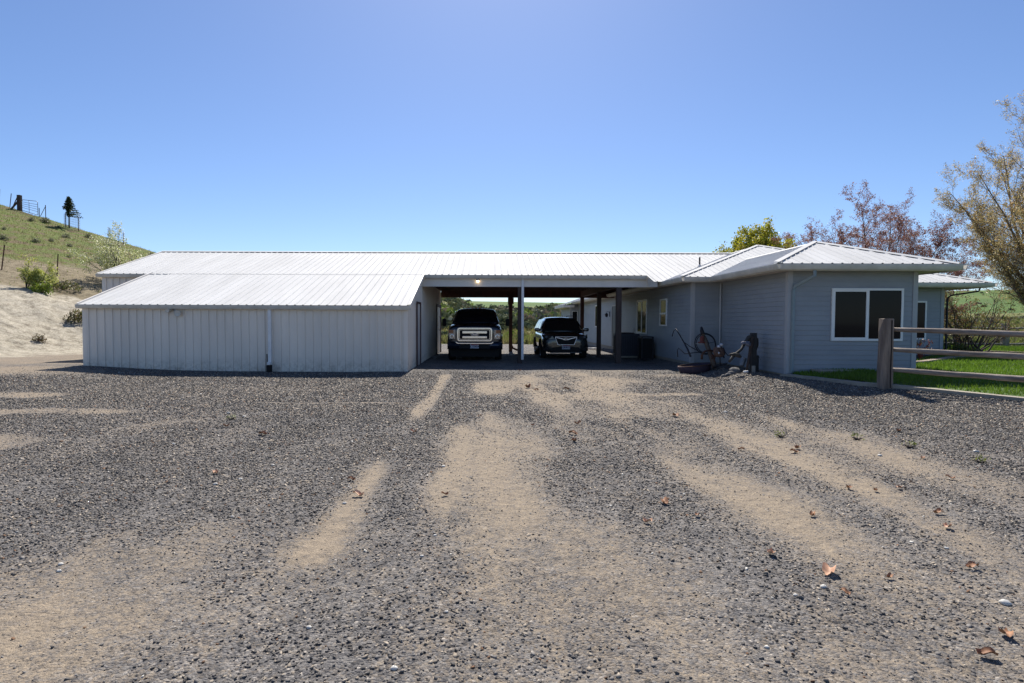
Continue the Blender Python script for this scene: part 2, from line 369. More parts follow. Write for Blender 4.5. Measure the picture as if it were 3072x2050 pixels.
def ground_material():
    m = bpy.data.materials.new("ground_mix"); m.use_nodes = True; t = m.node_tree; L = t.links.new; N = t.nodes.new
    b = t.nodes["Principled BSDF"]; b.inputs["Roughness"].default_value = .92; b.inputs["Specular IOR Level"].default_value = .25
    geo = N("ShaderNodeNewGeometry"); P = geo.outputs["Position"]
    at = N("ShaderNodeAttribute"); at.attribute_name = "marks"; sp = N("ShaderNodeSeparateColor"); L(at.outputs["Color"], sp.inputs[0])
    def noise(s, d=5, r=.6, vec=P):
        n = N("ShaderNodeTexNoise"); n.inputs["Scale"].default_value = s; n.inputs["Detail"].default_value = d; n.inputs["Roughness"].default_value = r; L(vec, n.inputs["Vector"]); return n.outputs["Fac"]
    def ramp(f, stops):
        r = N("ShaderNodeValToRGB"); els = r.color_ramp.elements
        while len(els) < len(stops): els.new(.5)
        for e, (p, c) in zip(els, stops): e.position = p; e.color = (*c, 1) if len(c) == 3 else c
        L(f, r.inputs[0]); return r.outputs[0]
    def mix(f, a, c, blend='MIX'):
        x = N("ShaderNodeMix"); x.data_type = 'RGBA'; x.blend_type = blend
        L(f, x.inputs[0]) if not isinstance(f, float) else setattr(x.inputs[0], 'default_value', f)
        L(a, x.inputs[6]); L(c, x.inputs[7]); return x.outputs[2]
    def math_(op, a, c):
        x = N("ShaderNodeMath"); x.operation = op
        for k, q in ((0, a), (1, c)):
            if isinstance(q, (int, float)): x.inputs[k].default_value = q
            else: L(q, x.inputs[k])
        return x.outputs[0]
    # crushed basalt: voronoi cells of two sizes, each stone its own tone
    v1 = N("ShaderNodeTexVoronoi"); v1.inputs["Scale"].default_value = 75; L(P, v1.inputs["Vector"])
    v2 = N("ShaderNodeTexVoronoi"); v2.inputs["Scale"].default_value = 38; L(P, v2.inputs["Vector"])
    s1 = N("ShaderNodeSeparateColor"); L(v1.outputs["Color"], s1.inputs[0]); s2 = N("ShaderNodeSeparateColor"); L(v2.outputs["Color"], s2.inputs[0])
    g1 = ramp(s1.outputs[0], [(0, (.045, .044, .046)), (.35, (.11, .108, .112)), (.75, (.19, .184, .18)), (.95, (.29, .27, .25)), (1, (.46, .42, .37))])
    g2 = ramp(s2.outputs[1], [(0, (.055, .054, .056)), (.5, (.13, .128, .13)), (1, (.24, .228, .215))])
    gravel = mix(ramp(noise(9, 3), [(.42, (0, 0, 0)), (.6, (1, 1, 1))]), g1, g2)
    gravel = mix(.7, gravel, ramp(noise(1.3, 6, .7), [(.3, (.55, .55, .57)), (.5, (.95, .94, .93)), (.72, (1.45, 1.38, 1.28))]), 'MULTIPLY')
    # tan grit between the stones
    grit = ramp(noise(160, 3, .8), [(.3, (.17, .136, .105)), (.5, (.30, .245, .182)), (.7, (.40, .33, .245))])
    grit = mix(.6, grit, ramp(noise(14, 6, .75), [(.35, (.62, .62, .64)), (.6, (1.1, 1.08, 1.03))]), 'MULTIPLY')
    sm = math_('ADD', sp.outputs[0], math_('MULTIPLY', math_('SUBTRACT', noise(7, 8, .78), .5), 1.5))
    sm = math_('ADD', sm, math_('MULTIPLY', math_('SUBTRACT', s1.outputs[2], .5), .55))
    fac = ramp(sm, [(.14, (.03, .03, .03)), (.5, (.52, .52, .52)), (.9, (1, 1, 1))])
    base = mix(fac, gravel, grit)
    # pale eroded bank
    pale = ramp(noise(3.0, 8, .75), [(.34, (.20, .165, .12)), (.46, (.40, .36, .28)), (.6, (.56, .505, .40))])
    pale = mix(.7, pale, ramp(noise(22, 5, .8), [(.38, (.42, .40, .37)), (.52, (1, 1, 1))]), 'MULTIPLY')
    base = mix(ramp(math_('ADD', sp.outputs[1], math_('MULTIPLY', math_('SUBTRACT', noise(1.6, 7, .7), .5), .8)), [(.38, (0, 0, 0)), (.62, (1, 1, 1))]), base, pale)
    # dry slope: tan soil with olive grass streaks
    mp = N("ShaderNodeMapping"); mp.inputs["Scale"].default_value = (1, .7, 2.6); mp.inputs["Rotation"].default_value = (0, math.radians(17), 0); L(P, mp.inputs[0])
    dry = ramp(noise(1.1, 8, .75, mp.outputs[0]), [(.34, (.15, .105, .065)), (.43, (.18, .14, .075)), (.50, (.135, .165, .035)), (.66, (.11, .165, .025))])
    dry = mix(.6, dry, ramp(noise(11, 6, .8), [(.36, (.5, .5, .5)), (.6, (1.25, 1.2, 1.1))]), 'MULTIPLY')
    soil = ramp(noise(2.6, 9, .78, mp.outputs[0]), [(.36, (.13, .105, .06)), (.5, (.235, .195, .125)), (.62, (.30, .255, .17))])
    soil = mix(.8, soil, ramp(noise(17, 6, .8), [(.38, (.45, .42, .38)), (.52, (1.1, 1.08, 1.05))]), 'MULTIPLY')
    dry = mix(ramp(math_('ADD', sp.outputs[0], math_('MULTIPLY', math_('SUBTRACT', noise(.9, 8, .75, mp.outputs[0]), .5), 1.6)), [(.38, (0, 0, 0)), (.62, (1, 1, 1))]), dry, soil)
    base = mix(ramp(math_('ADD', sp.outputs[2], math_('MULTIPLY', math_('SUBTRACT', noise(.8, 6, .7), .5), .9)), [(.35, (0, 0, 0)), (.65, (1, 1, 1))]), base, dry)
    # distant crop and pasture
    far = ramp(noise(.02, 6, .65), [(.36, (.055, .10, .02)), (.5, (.075, .135, .022)), (.62, (.11, .15, .035))])
    far = mix(.35, far, ramp(noise(.3, 5, .7), [(.35, (.7, .7, .7)), (.65, (1.2, 1.2, 1.1))]), 'MULTIPLY')
    base = mix(at.outputs["Alpha"], base, far)
    L(base, b.inputs["Base Color"])
    # relief
    hgt = math_('MULTIPLY', math_('SUBTRACT', 1.0, v1.outputs["Distance"]), math_('SUBTRACT', 1.0, math_('MULTIPLY', fac, .8)))
    hgt2 = math_('ADD', hgt, math_('MULTIPLY', s1.outputs[1], .8)); hgt2 = math_('ADD', hgt2, math_('MULTIPLY', noise(70, 4, .7), .7))
    bp = N("ShaderNodeBump"); bp.inputs["Strength"].default_value = .9; bp.inputs["Distance"].default_value = .012; L(hgt2, bp.inputs["Height"])
    b2 = N("ShaderNodeBump"); b2.inputs["Strength"].default_value = .55; b2.inputs["Distance"].default_value = .12; L(noise(3.2, 7, .7), b2.inputs["Height"]); L(bp.outputs[0], b2.inputs["Normal"])
    L(b2.outputs[0], b.inputs["Normal"])
    return m
gmat = ground_material()
def submesh(name, mask):
    f = F[mask]; used = np.unique(f); remap = np.full(len(V), -1); remap[used] = np.arange(len(used))
    return npmesh(name, V[used], remap[f], gmat, cols[used], True, "marks")
is_hill = (fh > -.6) & (fc_y > 9) & (fc_y < 150) & (fc_x < -8)
is_far = (fc_y >= 60) & ~is_hill
tag(submesh("ground", ~is_hill & ~is_far), kind="structure")
tag(submesh("hillside", is_hill), kind="structure")
tag(submesh("hills", is_far), kind="structure")

# ------------------------------------------------------------------ loose crushed stone on the near ground
def sample_sand(x, y):
    ix = np.clip(np.searchsorted(gx, x) - 1, 0, len(gx) - 2); iy = np.clip(np.searchsorted(gy, y) - 1, 0, len(gy) - 2)
    return sand[iy, ix]
def scatter_stones():
    n = 980000
    # world-space wedge: dense close to where one stands, thinning out towards the buildings
    y = 1.75 + (npr.random(n) ** .72) * 15.8
    hw = y * .95 + 3.6; x = (npr.random(n) * 2 - 1) * hw + .03 * y
    s = sample_sand(x, y); keep = (npr.random(n) > np.clip(s * 1.25, 0, .93)) & (npr.random(n) > sstep(-3.0, .1, np.abs(x - .03 * y) - hw)) & (npr.random(n) > sstep(10, 17.5, y)) & ~((y > 16) & (x < -2.2)) & ~((x > 6.9) & (y > np.interp(x, [7.02, 7.22, 7.52, 7.9, 9.3, 11.5, 13.5], [13.42, 12.6, 11.45, 10.98, 9.75, 7.75, 6]) - .1))
    cl = fbm(x * 1.6, y * 1.6, 3, 33); keep &= npr.random(n) < np.clip(.78 + cl * 1.6, .2, 1)
    x, y, s = x[keep], y[keep], s[keep]; n = len(x); cl2 = fbm(x * .7, y * .45, 3, 35)
    size = .0037 + .0052 * npr.random(n) ** 2.6 + .0008 * np.clip(y - 4, 0, 8)
    size *= np.where(s > .4, .75, 1); big = npr.random(n) < .012; size = np.where(big, size * 1.45, size)
    z = terrain(x, y) + size * .18
    cube = np.array([[-1, -1, -1], [1, -1, -1], [1, 1, -1], [-1, 1, -1], [-1, -1, 1], [1, -1, 1], [1, 1, 1], [-1, 1, 1]], float)
    base = cube[None] * np.array([1, .8, .48]) * (1 + (npr.random((n, 8, 3)) - .5) * .95)
    ang = npr.random(n) * 6.283; tilt = (npr.random((n, 2)) - .5) * 1.3
    c, s_ = np.cos(ang), np.sin(ang)
    R = np.zeros((n, 3, 3)); R[:, 0, 0] = c; R[:, 0, 1] = -s_; R[:, 1, 0] = s_; R[:, 1, 1] = c; R[:, 2, 2] = 1
    R[:, 2, 0] = tilt[:, 0]; R[:, 2, 1] = tilt[:, 1]
    v = np.einsum('nij,nkj->nki', R, base) * size[:, None, None] + np.stack([x, y, z], -1)[:, None, :]
    fq = np.array([[0, 3, 2, 1], [4, 5, 6, 7], [0, 1, 5, 4], [1, 2, 6, 5], [2, 3, 7, 6], [3, 0, 4, 7]])
    f = (np.arange(n)[:, None, None] * 8 + fq[None]).reshape(-1, 4)
    tone = npr.random(n); tone = tone ** 1.5; base_c = np.stack([.094 + .15 * tone, .088 + .140 * tone, .083 + .131 * tone], -1)
    k = npr.random(n); tan = (k < .2)[:, None]; pale = (k > .996)[:, None]; brn = ((k > .93) & (k < .96))[:, None]
    base_c = base_c * (.78 + .75 * np.clip(s + .3 * cl2, 0, 1))[:, None]; base_c = np.where(tan, np.array([.34, .29, .23]) * (.7 + .6 * tone[:, None]), base_c)
    base_c = np.where(brn, np.array([.17, .095, .055]) * (.7 + .6 * tone[:, None]), base_c)
    base_c = np.where(pale, np.array([.62, .60, .55]), base_c)
    cols_ = np.repeat(base_c, 8, axis=0)
    m = mat("crushed_basalt", (1, 1, 1), .85, 0, (.75, .75, .75), 300, attr="tint", spec=.3)
    o = npmesh("gravel", v.reshape(-1, 3), f, m, cols_); tag(o, kind="stuff"); o["label"] = "dark crushed basalt gravel strewn over the driveway"; o["category"] = "gravel"
scatter_stones()

# ------------------------------------------------------------------ barn with lean-to and carport (one building)
barn = thing("metal_barn", "long white ribbed metal barn with a low lean-to and an open two bay carport", "barn", (-4, 19.7, 0))
BX0, BXL0, BXS = -13.35, -11.55, -2.33        # main left wall, lean-to left wall, shed right wall
YL, YE, YR, YB = 16.2, 19.7, 23.6, 27.6       # lean-to wall, main eave, ridge, back wall
ZL, ZE, ZR = 1.93, 3.08, 4.30
S = (ZR - ZE) / (YR - YE)
def bpart(mb, name, m, smooth=False, parent=barn, **k):
    ob = mb.build(name, m, None, smooth, **k)
    ob.parent = parent; ob.matrix_parent_inverse = parent.matrix_world.inverted() if parent.type != 'EMPTY' else Matrix.Translation(parent.location).inverted()
    return ob
def shed_z(y):  # roof underside height at y
    return ZL + (y - YL) * (ZE - ZL) / (YE - YL) if y < YE else ZE + (y - YE) * S
W = MB()
ribbed(W, [(BXL0, YL, -.3), (BXS, YL, -.3), (BXS, YL, ZL - .02), (BXL0, YL, ZL - .02)], (1, 0, 0), h=.034, w0=.028, w1=.016, minor=True)
o = bpart(W, "wall", wallm); o["label"] = "ribbed white front wall of the low lean-to"
W = MB()
ribbed(W, [(BX0, YE, -.3), (BXL0 + .6, YE, -.3), (BXL0 + .6, YE, ZE - .03), (BX0, YE, ZE - .03)], (1, 0, 0), h=.034, w0=.028, w1=.016, minor=True)
o = bpart(W, "wall", wallm)
W = MB()     # right side of the shed: lean-to part and main part
ribbed(W, [(BXS, YL, -.3), (BXS, YE, -.3), (BXS, YE, ZE - .03), (BXS, YL, ZL - .03)], (0, 1, 0), h=.034, w0=.028, w1=.016, minor=True)
ribbed(W, [(BXS, YE + .002, -.3), (BXS, YB, -.3), (BXS, YB, ZE - .05), (BXS, YR, ZR - .05), (BXS, YE + .002, ZE - .03)], (0, 1, 0), h=.02)
bpart(W, "wall", wallm)
W = MB()
ribbed(W, [(BXL0, YE, -.3), (BXL0, YL, -.3), (BXL0, YL, ZL - .03), (BXL0, YE, ZE - .03)], (0, -1, 0), h=.02)
ribbed(W, [(BX0, YB, -.3), (BX0, YE, -.3), (BX0, YE, ZE - .03), (BX0, YR, ZR - .03), (BX0, YB, ZE - .03)], (0, -1, 0), h=.02)
bpart(W, "wall", wallm)
W = MB(); ribbed(W, [(BXS, YB, -.3), (BX0, YB, -.3), (BX0, YB, ZE), (BXS, YB, ZE)], (-1, 0, 0), h=.02); bpart(W, "wall", wallm)
# roofs
R1 = MB(); ribbed(R1, [(BXL0 - .1, YL - .12, ZL - .035), (BXS + .1, YL - .12, ZL - .035), (BXS + .1, YE + .05, ZE + .02), (BXL0 - .1, YE + .05, ZE + .02)], (1, 0, 0))
o = bpart(R1, "roof", roofm); o["label"] = "lower lean-to roof of white ribbed metal"
R2 = MB(); e = .12
ribbed(R2, [(BX0 - .12, YE - e, ZE - e * S + .01), (5.45, YE - e, ZE - e * S + .01), (5.45, YR, ZR), (BX0 - .12, YR, ZR)], (1, 0, 0))
ribbed(R2, [(5.4501, 18.72, ZE - (YE - 18.72) * S + .008), (6.2, 18.72, ZE - (YE - 18.72) * S + .008), (10.3, YR - .35, ZR - .35 * S - .002), (10.3, YR, ZR - .002), (5.4501, YR, ZR - .002)], (1, 0, 0), phase=.07)
bpart(R2, "roof", roofm)
R3 = MB(); ribbed(R3, [(10.3, YB + e, ZE - e * S), (BX0 - .12, YB + e, ZE - e * S), (BX0 - .12, YR, ZR), (10.3, YR, ZR)], (-1, 0, 0)); bpart(R3, "roof", roofm)
# ridge cap
K = MB(); n = [(-.16, -.052), (0, .0), (.16, -.052)]
for x0, x1 in ((BX0 - .14, 4.0), (4.0, 10.3)):
    z = ZR + .035 + (.004 if x0 > 0 else 0)
    K.add([(x0, YR - .17, z - .052), (x0, YR, z), (x0, YR + .17, z - .052), (x1, YR - .17, z - .052), (x1, YR, z), (x1, YR + .17, z - .052)], [(0, 3, 4, 1), (1, 4, 5, 2)])
    K.add([(x0, YR - .17, z - .060), (x1, YR - .17, z - .060), (x1, YR - .17, z - .052), (x0, YR - .17, z - .052)], [(0, 1, 2, 3)])
bpart(K, "ridge_cap", roofm)
# rake trims
for a_, b_ in (((BXL0 - .10, YL - .12, ZL - .05), (BXL0 - .10, YE, ZE - .01)), ((BXS + .10, YL - .12, ZL - .05), (BXS + .10, YE, ZE - .01)), ((BX0 - .12, YE - e, ZE - .06), (BX0 - .12, YR, ZR - .02)), ((BX0 - .12, YB + e, ZE - .06), (BX0 - .12, YR, ZR - .02))):
    K = MB(); K.bar(a_, b_, .05, .11); bpart(K, "rake_trim", trim)
# gutters (K style, open trough)
def gutter(mb, a, b, n, w=.12, h=.13):
    a = Vector(a); b = Vector(b); n = Vector(n)
    prof = [(0, 0), (0, -h), (w * .62, -h), (w * .85, -h * .6), (w * .95, -h * .35), (w, -.012), (w, 0), (w * .9, 0), (w * .9, -.02), (w * .55, -h * .92), (.006, -h * .92), (.006, 0)]
    i = len(mb.v)
    for p in (a, b): mb.v += [tuple(p + n * q + Vector((0, 0, z))) for q, z in prof]
    m_ = len(prof)
    mb.f += [(i + k, i + (k + 1) % m_, i + m_ + (k + 1) % m_, i + m_ + k) for k in range(m_)]
    mb.f += [tuple(i + k for k in range(m_)), tuple(i + m_ + k for k in range(m_))[::-1]]
for (x0, x1, y, z) in ((BXL0 - .12, -3.9 - 3.4, YL - .10, ZL - .035), (-7.29, BXS + .12, YL - .10, ZL - .042), (BX0 - .15, BXL0 + .62, YE - .09, ZE - .04), (BXS + .14, 5.43, YE - .10, ZE - .04)):
    G = MB(); gutter(G, (x0, y, z), (x1, y, z - (.012 if x1 - x0 > 3 else 0)), (0, -1, 0), .10, .11); bpart(G, "gutter", gutm)
# corner trims of the lean-to
for bb in ((BXL0 - .03, BXL0 + .10, YL - .035, YL + .06, -.25, ZL - .1), (BXS - .09, BXS + .035, YL - .035, YL + .06, -.25, ZL - .1), (BX0 - .03, BX0 + .09, YE - .03, YE + .06, -.2, ZE - .12)):
    K = MB(); K.box(*bb); bpart(K, "corner_trim", wallm)
# screws on the lean-to wall
# downspout in the middle of the lean-to
D = MB(); dx = -6.22; D.box(dx - .045, dx + .045, YL - .115, YL - .03, .28, ZL - .12); D.box(dx - .045, dx + .045, YL - .2, YL - .03, .2, .28)
bpart(D, "downspout", whitep, bevel=.006)
D = MB(); D.box(dx - .05, dx + .05, YL - .25, YL - .05, .0, .19); bpart(D, "downspout_drain", blackp, bevel=.01)
D = MB(); D.box(dx - .12, dx - .095, YL - .03, YL - .022, .12, .5); bpart(D, "wall_gap", blackp)
# twin flood light
fx, fy, fz = (525 - 1465) / 105.0, YL, 1.72
FL = MB(); FL.box(fx - .02, fx + .05, fy - .05, fy - .02, fz - .0, fz + .09); o = bpart(FL, "flood_light", steel, bevel=.01); fl = o
for (ox, oz, dxx) in ((-.12, .04, -.45), (.13, -.06, .30)):
    Mx = Matrix.Translation((fx + ox, fy - .09, fz + oz)) @ Matrix.Rotation(math.radians(100), 4, 'X') @ Matrix.Rotation(dxx, 4, 'Y')
    h = MB(); h.lathe([(.0, -.1), (.035, -.1), (.05, -.06), (.075, -.02), (.088, .06), (.092, .065), (.08, .06), (.0, .045)], 18, Mx)
    bpart(h, "lamp_head", gutm, True, parent=fl)
# carport: fascia, beams, ceiling, posts
K = MB(); K.box(BXS + .03, 4.0, YE - .005, YE + .03, 2.67, ZE - .02); K.box(4.003, 5.50, YE - .008, YE + .03, 2.655, ZE - .02)
K.add([(5.50, YE - .008, 2.655), (5.62, 18.9, 2.62), (5.62, 18.9, 2.83), (5.46, YE - .1, ZE - .06), (5.50, YE + .03, ZE - .02), (5.50, YE + .03, 2.655)], [(0, 1, 2, 3), (0, 3, 4, 5)])
o = bpart(K, "fascia", trim)
K = MB(); K.box(BXS + .03, 5.50, YE - .012, YE - .004, 2.655, 2.675); bpart(K, "fascia_edge", trim)
K = MB(); K.box(BXS + .03, 5.9, YE + .035, YE + .13, 2.70, 2.98); bpart(K, "beam", woodr)
K = MB(); K.box(BXS + .03, 6.1, YB - .12, YB + .02, 2.61, ZE - .03); bpart(K, "beam", woodr)
K = MB(); K.box(4.45, 4.62, YE + .13, YB - .12, 2.66, 2.95); bpart(K, "beam", woodr)
K = MB(); K.box(BXS + .03, 6.1, YE + .13, YB - .12, 2.985, 3.0); bpart(K, "ceiling", ceilm)
K = MB()
for k in range(1, 13):
    y = YE + .13 + k * .61; K.box(BXS + .03, 6.1, y - .02, y + .02, 2.90, 2.984)
bpart(K, "joist", woodr)
for (x, y, w) in ((1.10, YE + .08, .16), (1.08, YB - .1, .17), (4.54, YE + .10, .18), (4.54, YR - .3, .16), (4.54, YB - .1, .17)):
    K = MB(); K.box(x - w / 2, x + w / 2, y - w / 2, y + w / 2, -.15, 2.66 if y < 20 or x > 4 else 2.61); bpart(K, "post", woodd if y < 25 else woodr, bevel=.01)
K = MB(); K.box(.94, 1.22, YB - .2, YB - .02, 2.30, 2.60); bpart(K, "post_bracket", woodr, bevel=.008)
K = MB(); K.box(1.14, 1.225, YE - .085, YE - .01, .13, ZE - .14); o = bpart(K, "downspout", whitep, bevel=.008); o["label"] = "white downspout on the middle carport post"
K = MB(); K.tube([(1.0, YB + .08, 2.95), (1.0, YB + .08, 2.4), (1.02, YB - .02, 2.3), (1.06, YB + .06, 1.2), (1.07, YB + .06, .42), (1.2, YB + .04, .16), (1.42, YB, .06)], .05, 8); o = bpart(K, "downspout", woodr, True); o["label"] = "red brown downspout at the back of the carport"
# door in the lean-to side wall, door further in
for (y0, y1, z1) in ((18.1, 18.95, 2.02),):
    D = MB(); D.box(BXS + .02, BXS + .045, y0, y1, .02, z1); dr = bpart(D, "door", wallm)
    D = MB(); D.box(BXS + .045, BXS + .075, y0 - .09, y0, 0, z1 + .06); D.box(BXS + .045, BXS + .075, y1, y1 + .09, 0, z1 + .06); D.box(BXS + .045, BXS + .075, y0, y1, z1, z1 + .06)
    bpart(D, "door_frame", woodr, parent=dr)
D = MB(); D.box(BXS + .02, BXS + .05, 25.0, 26.9, .0, 2.1); dr = bpart(D, "door", wallm)
D = MB(); D.box(BXS + .05, BXS + .09, 26.9, 27.02, 0, 2.2); D.box(BXS + .05, BXS + .085, 24.92, 25.0, 0, 2.2); D.box(BXS + .05, BXS + .085, 25.0, 26.9, 2.1, 2.2); bpart(D, "door_frame", woodr, parent=dr)
D = MB(); D.tube([(BXS + .10, 26.2, 1.05), (BXS + .10, 26.2, 1.7)], .018, 6); D.tube([(BXS + .05, 26.2, 1.05), (BXS + .10, 26.2, 1.05)], .03, 8); bpart(D, "door_handle", whitep, True, parent=dr)
# lit bulkhead lamp on the carport fascia
lx = (1433 - 1465) / 86.3
K = MB(); K.lathe([(.0, .06), (.06, .06), (.062, .0), (.05, -.015), (.0, -.015)], 16, Matrix.Translation((lx, YE - .07, 2.88))); wl = bpart(K, "wall_lamp", steel, True)
K = MB(); K.lathe([(.0, .0), (.045, .0), (.05, -.03), (.03, -.06), (.0, -.065)], 16, Matrix.Translation((lx, YE - .07, 2.865))); bpart(K, "bulb", emis("lamp_glow", (1, .75, .42), 3.0), True, parent=wl)
# small sensor beside it
K = MB(); K.box(lx + .12, lx + .15, YE - .03, YE - .01, 2.86, 2.90); bpart(K, "sensor", whitep)

# ------------------------------------------------------------------ house
house = thing("ranch_house", "blue grey sided ranch house with hipped white metal roofs", "house", (8.6, 13.4, .2))
def hpart(mb, name, m, smooth=False, parent=None, **k): return bpart(mb, name, m, smooth, parent or house, **k)
ZB, ZG, SH = .22, 2.80, .35
F0x, F1x, FY = 7.10, 10.13, 13.45        # front wing
WX, WY, BY = 6.20, 17.30, 39.3           # long west wall, its front step
RX, RY = 15.70, 19.60                    # right-hand wing corner
def wall(a, b, n, name="wall", z1=ZG - .12):
    m = MB(); siding(m, a, b, ZB, z1, n); return hpart(m, name, sidm)
o = wall((F0x, FY), (F1x, FY), (0, -1)); o["label"] = "blue grey front wall of the near wing"
wall((F0x, WY), (F0x, FY), (-1, 0)); wall((WX, WY), (F0x, WY), (0, -1))
w = wall((WX, BY), (WX, WY), (-1, 0)); w["label"] = "long side wall running back beside the carport"
wall((F1x, FY), (F1x, RY), (1, 0)); wall((F1x, RY), (RX, RY), (0, -1)); wall((RX, RY), (RX, 30), (1, 0))
wall((5.66, BY), (WX, BY), (0, -1)); wall((5.66, 44), (5.66, BY), (-1, 0)); wall((RX, 44), (5.66, 44), (0, 1)); wall((RX, 30), (RX, 44), (1, 0))
# upper wall above the house eave line beside the carport ceiling
# concrete footing under the siding
K = MB(); K.box(F0x + .03, F1x - .03, FY + .03, 44, -.3, ZB); K.box(WX + .03, RX - .03, WY + .03 + 2.4, 43.9, -.3, ZB - .003); K.box(WX + .03, F0x + .03, WY + .03, WY + 2.5, -.3, ZB - .001)
hpart(K, "footing", conc)
# corner boards
for (x, y, sx, sy) in ((F0x, FY, -1, -1), (F1x, FY, 1, -1), (WX, WY, -1, -1), (RX, RY, 1, -1), (5.66, BY, -1, -1)):
    K = MB(); w_, t = .09, .024
    K.box(min(x + sx * t, x - sx * w_), max(x + sx * t, x - sx * w_), min(y + sy * t, y), max(y + sy * t, y), ZB - .01, ZG - .12)
    K.box(min(x + sx * t, x), max(x + sx * t, x), min(y, y - sy * w_), max(y, y - sy * w_), ZB - .01, ZG - .12)
    hpart(K, "corner_trim", vint)
for (x, y) in ((F0x - .012, WY - .012), (F1x + .012, RY - .012)):
    K = MB(); K.box(x - .022, x + .012, y - .022, y + .012, ZB, ZG - .12); hpart(K, "corner_trim", vint)
# hipped roofs
def hip_roof(x0, x1, y0, y1, z=ZG, s=SH, clip=None):
    w = (x1 - x0) / 2; xm = (x0 + x1) / 2; zp = z + s * w; ya = y0 + w; yb = y1
    if clip: q = x1 - clip; front = [(x0, y0, z), (clip, y0, z), (clip, y0 + q, z + s * q), (xm, ya, zp)]; hx = (clip, y0 + q, z + s * q)
    else: front = [(x0, y0, z), (x1, y0, z), (xm, ya, zp)]; hx = (x1, y0, z)
    for pts, ud, nm in ((front, (1, 0, 0), "roof"),
                        ([(x0, yb, z), (x0, y0, z), (xm, ya, zp), (xm, yb, zp)], (0, -1, 0), "roof"),
                        ([(x1, y0, z), (x1, yb, z), (xm, yb, zp), (xm, ya, zp)] if not clip else [(x1, ya + .6, z), (x1, yb, z), (xm, yb, zp), (xm, ya, zp)], (0, 1, 0), "roof")):
        m = MB(); ribbed(m, pts, ud, phase=.05); hpart(m, nm, roofm)
    # hip and ridge caps: two narrow flaps folded over the line, standing on the ribs
    for a, b, n1, n2 in (((x0, y0, z), (xm, ya, zp), (0, -s, 1), (-s, 0, 1)), (hx, (xm, ya, zp), (0, -s, 1), (s, 0, 1)), ((xm, ya, zp), (xm, yb, zp), (-s, 0, 1), (s, 0, 1))):
        a = Vector(a); b = Vector(b); d = (b - a).normalized(); m = MB()
        top = Vector((0, 0, .036)); f = []
        for n in (n1, n2):
            n = Vector(n).normalized(); t = n.cross(d).normalized()
            mid = ((Vector((0, y0 + .5, 0)) if n.x == 0 else Vector((n.x * 9 + xm, ya, 0))) - a); mid.z = 0
            if t.dot(mid) < 0: t = -t
            q = t * .13 + n * .022
            i = len(m.v); m.v += [tuple(a + top), tuple(b + top), tuple(b + q), tuple(a + q)]; m.f.append((i, i + 1, i + 2, i + 3))
        hpart(m, "ridge_cap", roofm)
hip_roof(6.62, 10.72, 12.95, 30, ZG, .37)
hip_roof(5.80, 14.36, 16.90, 43.9, clip=10.7)
hip_roof(8.2, 16.75, 18.90, 34, ZG, .35)
# end section of the long wing, bumping out
m = MB(); ribbed(m, [(5.15, 44.4, ZG - .2), (5.15, 38.9, ZG - .2), (7.2, 38.9, ZG + .5), (7.2, 44.4, ZG + .5)], (0, -1, 0)); hpart(m, "roof", roofm)
m = MB(); m.box(5.15, 5.9, 38.92, 44.3, ZG - .36, ZG - .21); hpart(m, "soffit", trim)
# soffits + fascia + gutters
sof = mat("soffit_vinyl", (0.55, 0.50, 0.42), 0.6, 0, (0.47, 0.42, 0.35), 3)
def soff(x0, x1, y0, y1, z=ZG - .135):
    m = MB(); m.box(x0, x1, y0, y1, z, z + .02); hpart(m, "soffit", sof)
soff(6.66, 10.68, 12.99, 13.44); soff(6.66, 7.09, 13.445, 17.29); soff(5.84, 6.655, 16.94, 17.29); soff(5.84, 6.19, 17.295, 38.9); soff(10.14, 10.68, 13.445, 19.55); soff(10.69, 16.7, 18.94, 19.59); soff(15.71, 16.7, 19.595, 34)
def gut(a, b, n):
    G = MB(); gutter(G, (*a, ZG - .015), (*b, ZG - .015), (*n, 0), .11, .125); hpart(G, "gutter", gutm)
    d = (Vector(b) - Vector(a)).to_3d(); G = MB()
gut((6.62, 12.95), (10.72, 12.95), (0, -1)); gut((6.62, 16.9), (6.62, 12.85), (-1, 0)); gut((5.80, 16.9), (6.62, 16.9), (0, -1)); gut((5.80, 19.0), (5.80, 16.8), (-1, 0)); gut((5.80, 38.9), (5.80, 19.0), (-1, 0))
gut((10.72, 12.85), (10.72, 18.9), (1, 0)); gut((10.72, 18.9), (16.75, 18.9), (0, -1)); gut((16.75, 18.8), (16.75, 34), (1, 0))
fm = MB()
for (a, b) in (((6.64, 12.97), (10.70, 12.97)), ((6.64, 16.92), (6.64, 12.97)), ((5.82, 16.92), (6.64, 16.92)), ((5.82, 38.9), (5.82, 16.92)), ((10.70, 12.97), (10.70, 18.92)), ((10.70, 18.92), (16.73, 18.92)), ((16.73, 18.92), (16.73, 34))):
    fm.bar((*a, ZG - .085), (*b, ZG - .085), .03, .15)
hpart(fm, "fascia", gutm)
# downspouts
def spout(pts, m=vint, r=.042):
    k = MB(); k.tube(pts, r, 4); o = hpart(k, "downspout", m, bevel=.004); return o
teal = mat("downspout_paint", (0.25, 0.31, 0.33), .5, 0, (0.21, 0.27, 0.29), 3)
spout([(7.42, 12.93, 2.64), (7.42, 12.93, 2.52), (7.22, 13.38, 2.30), (7.19, 13.40, 2.2), (7.19, 13.40, .26)], teal)
spout([(16.4, 18.95, 2.64), (16.4, 19.0, 2.52), (15.9, 19.53, 2.40), (15.80, 19.55, 2.3), (15.80, 19.55, .3)], iron, .035)
spout([(F0x - .05, WY - .05, 2.6), (F0x - .05, WY - .05, .6)], vint, .03)
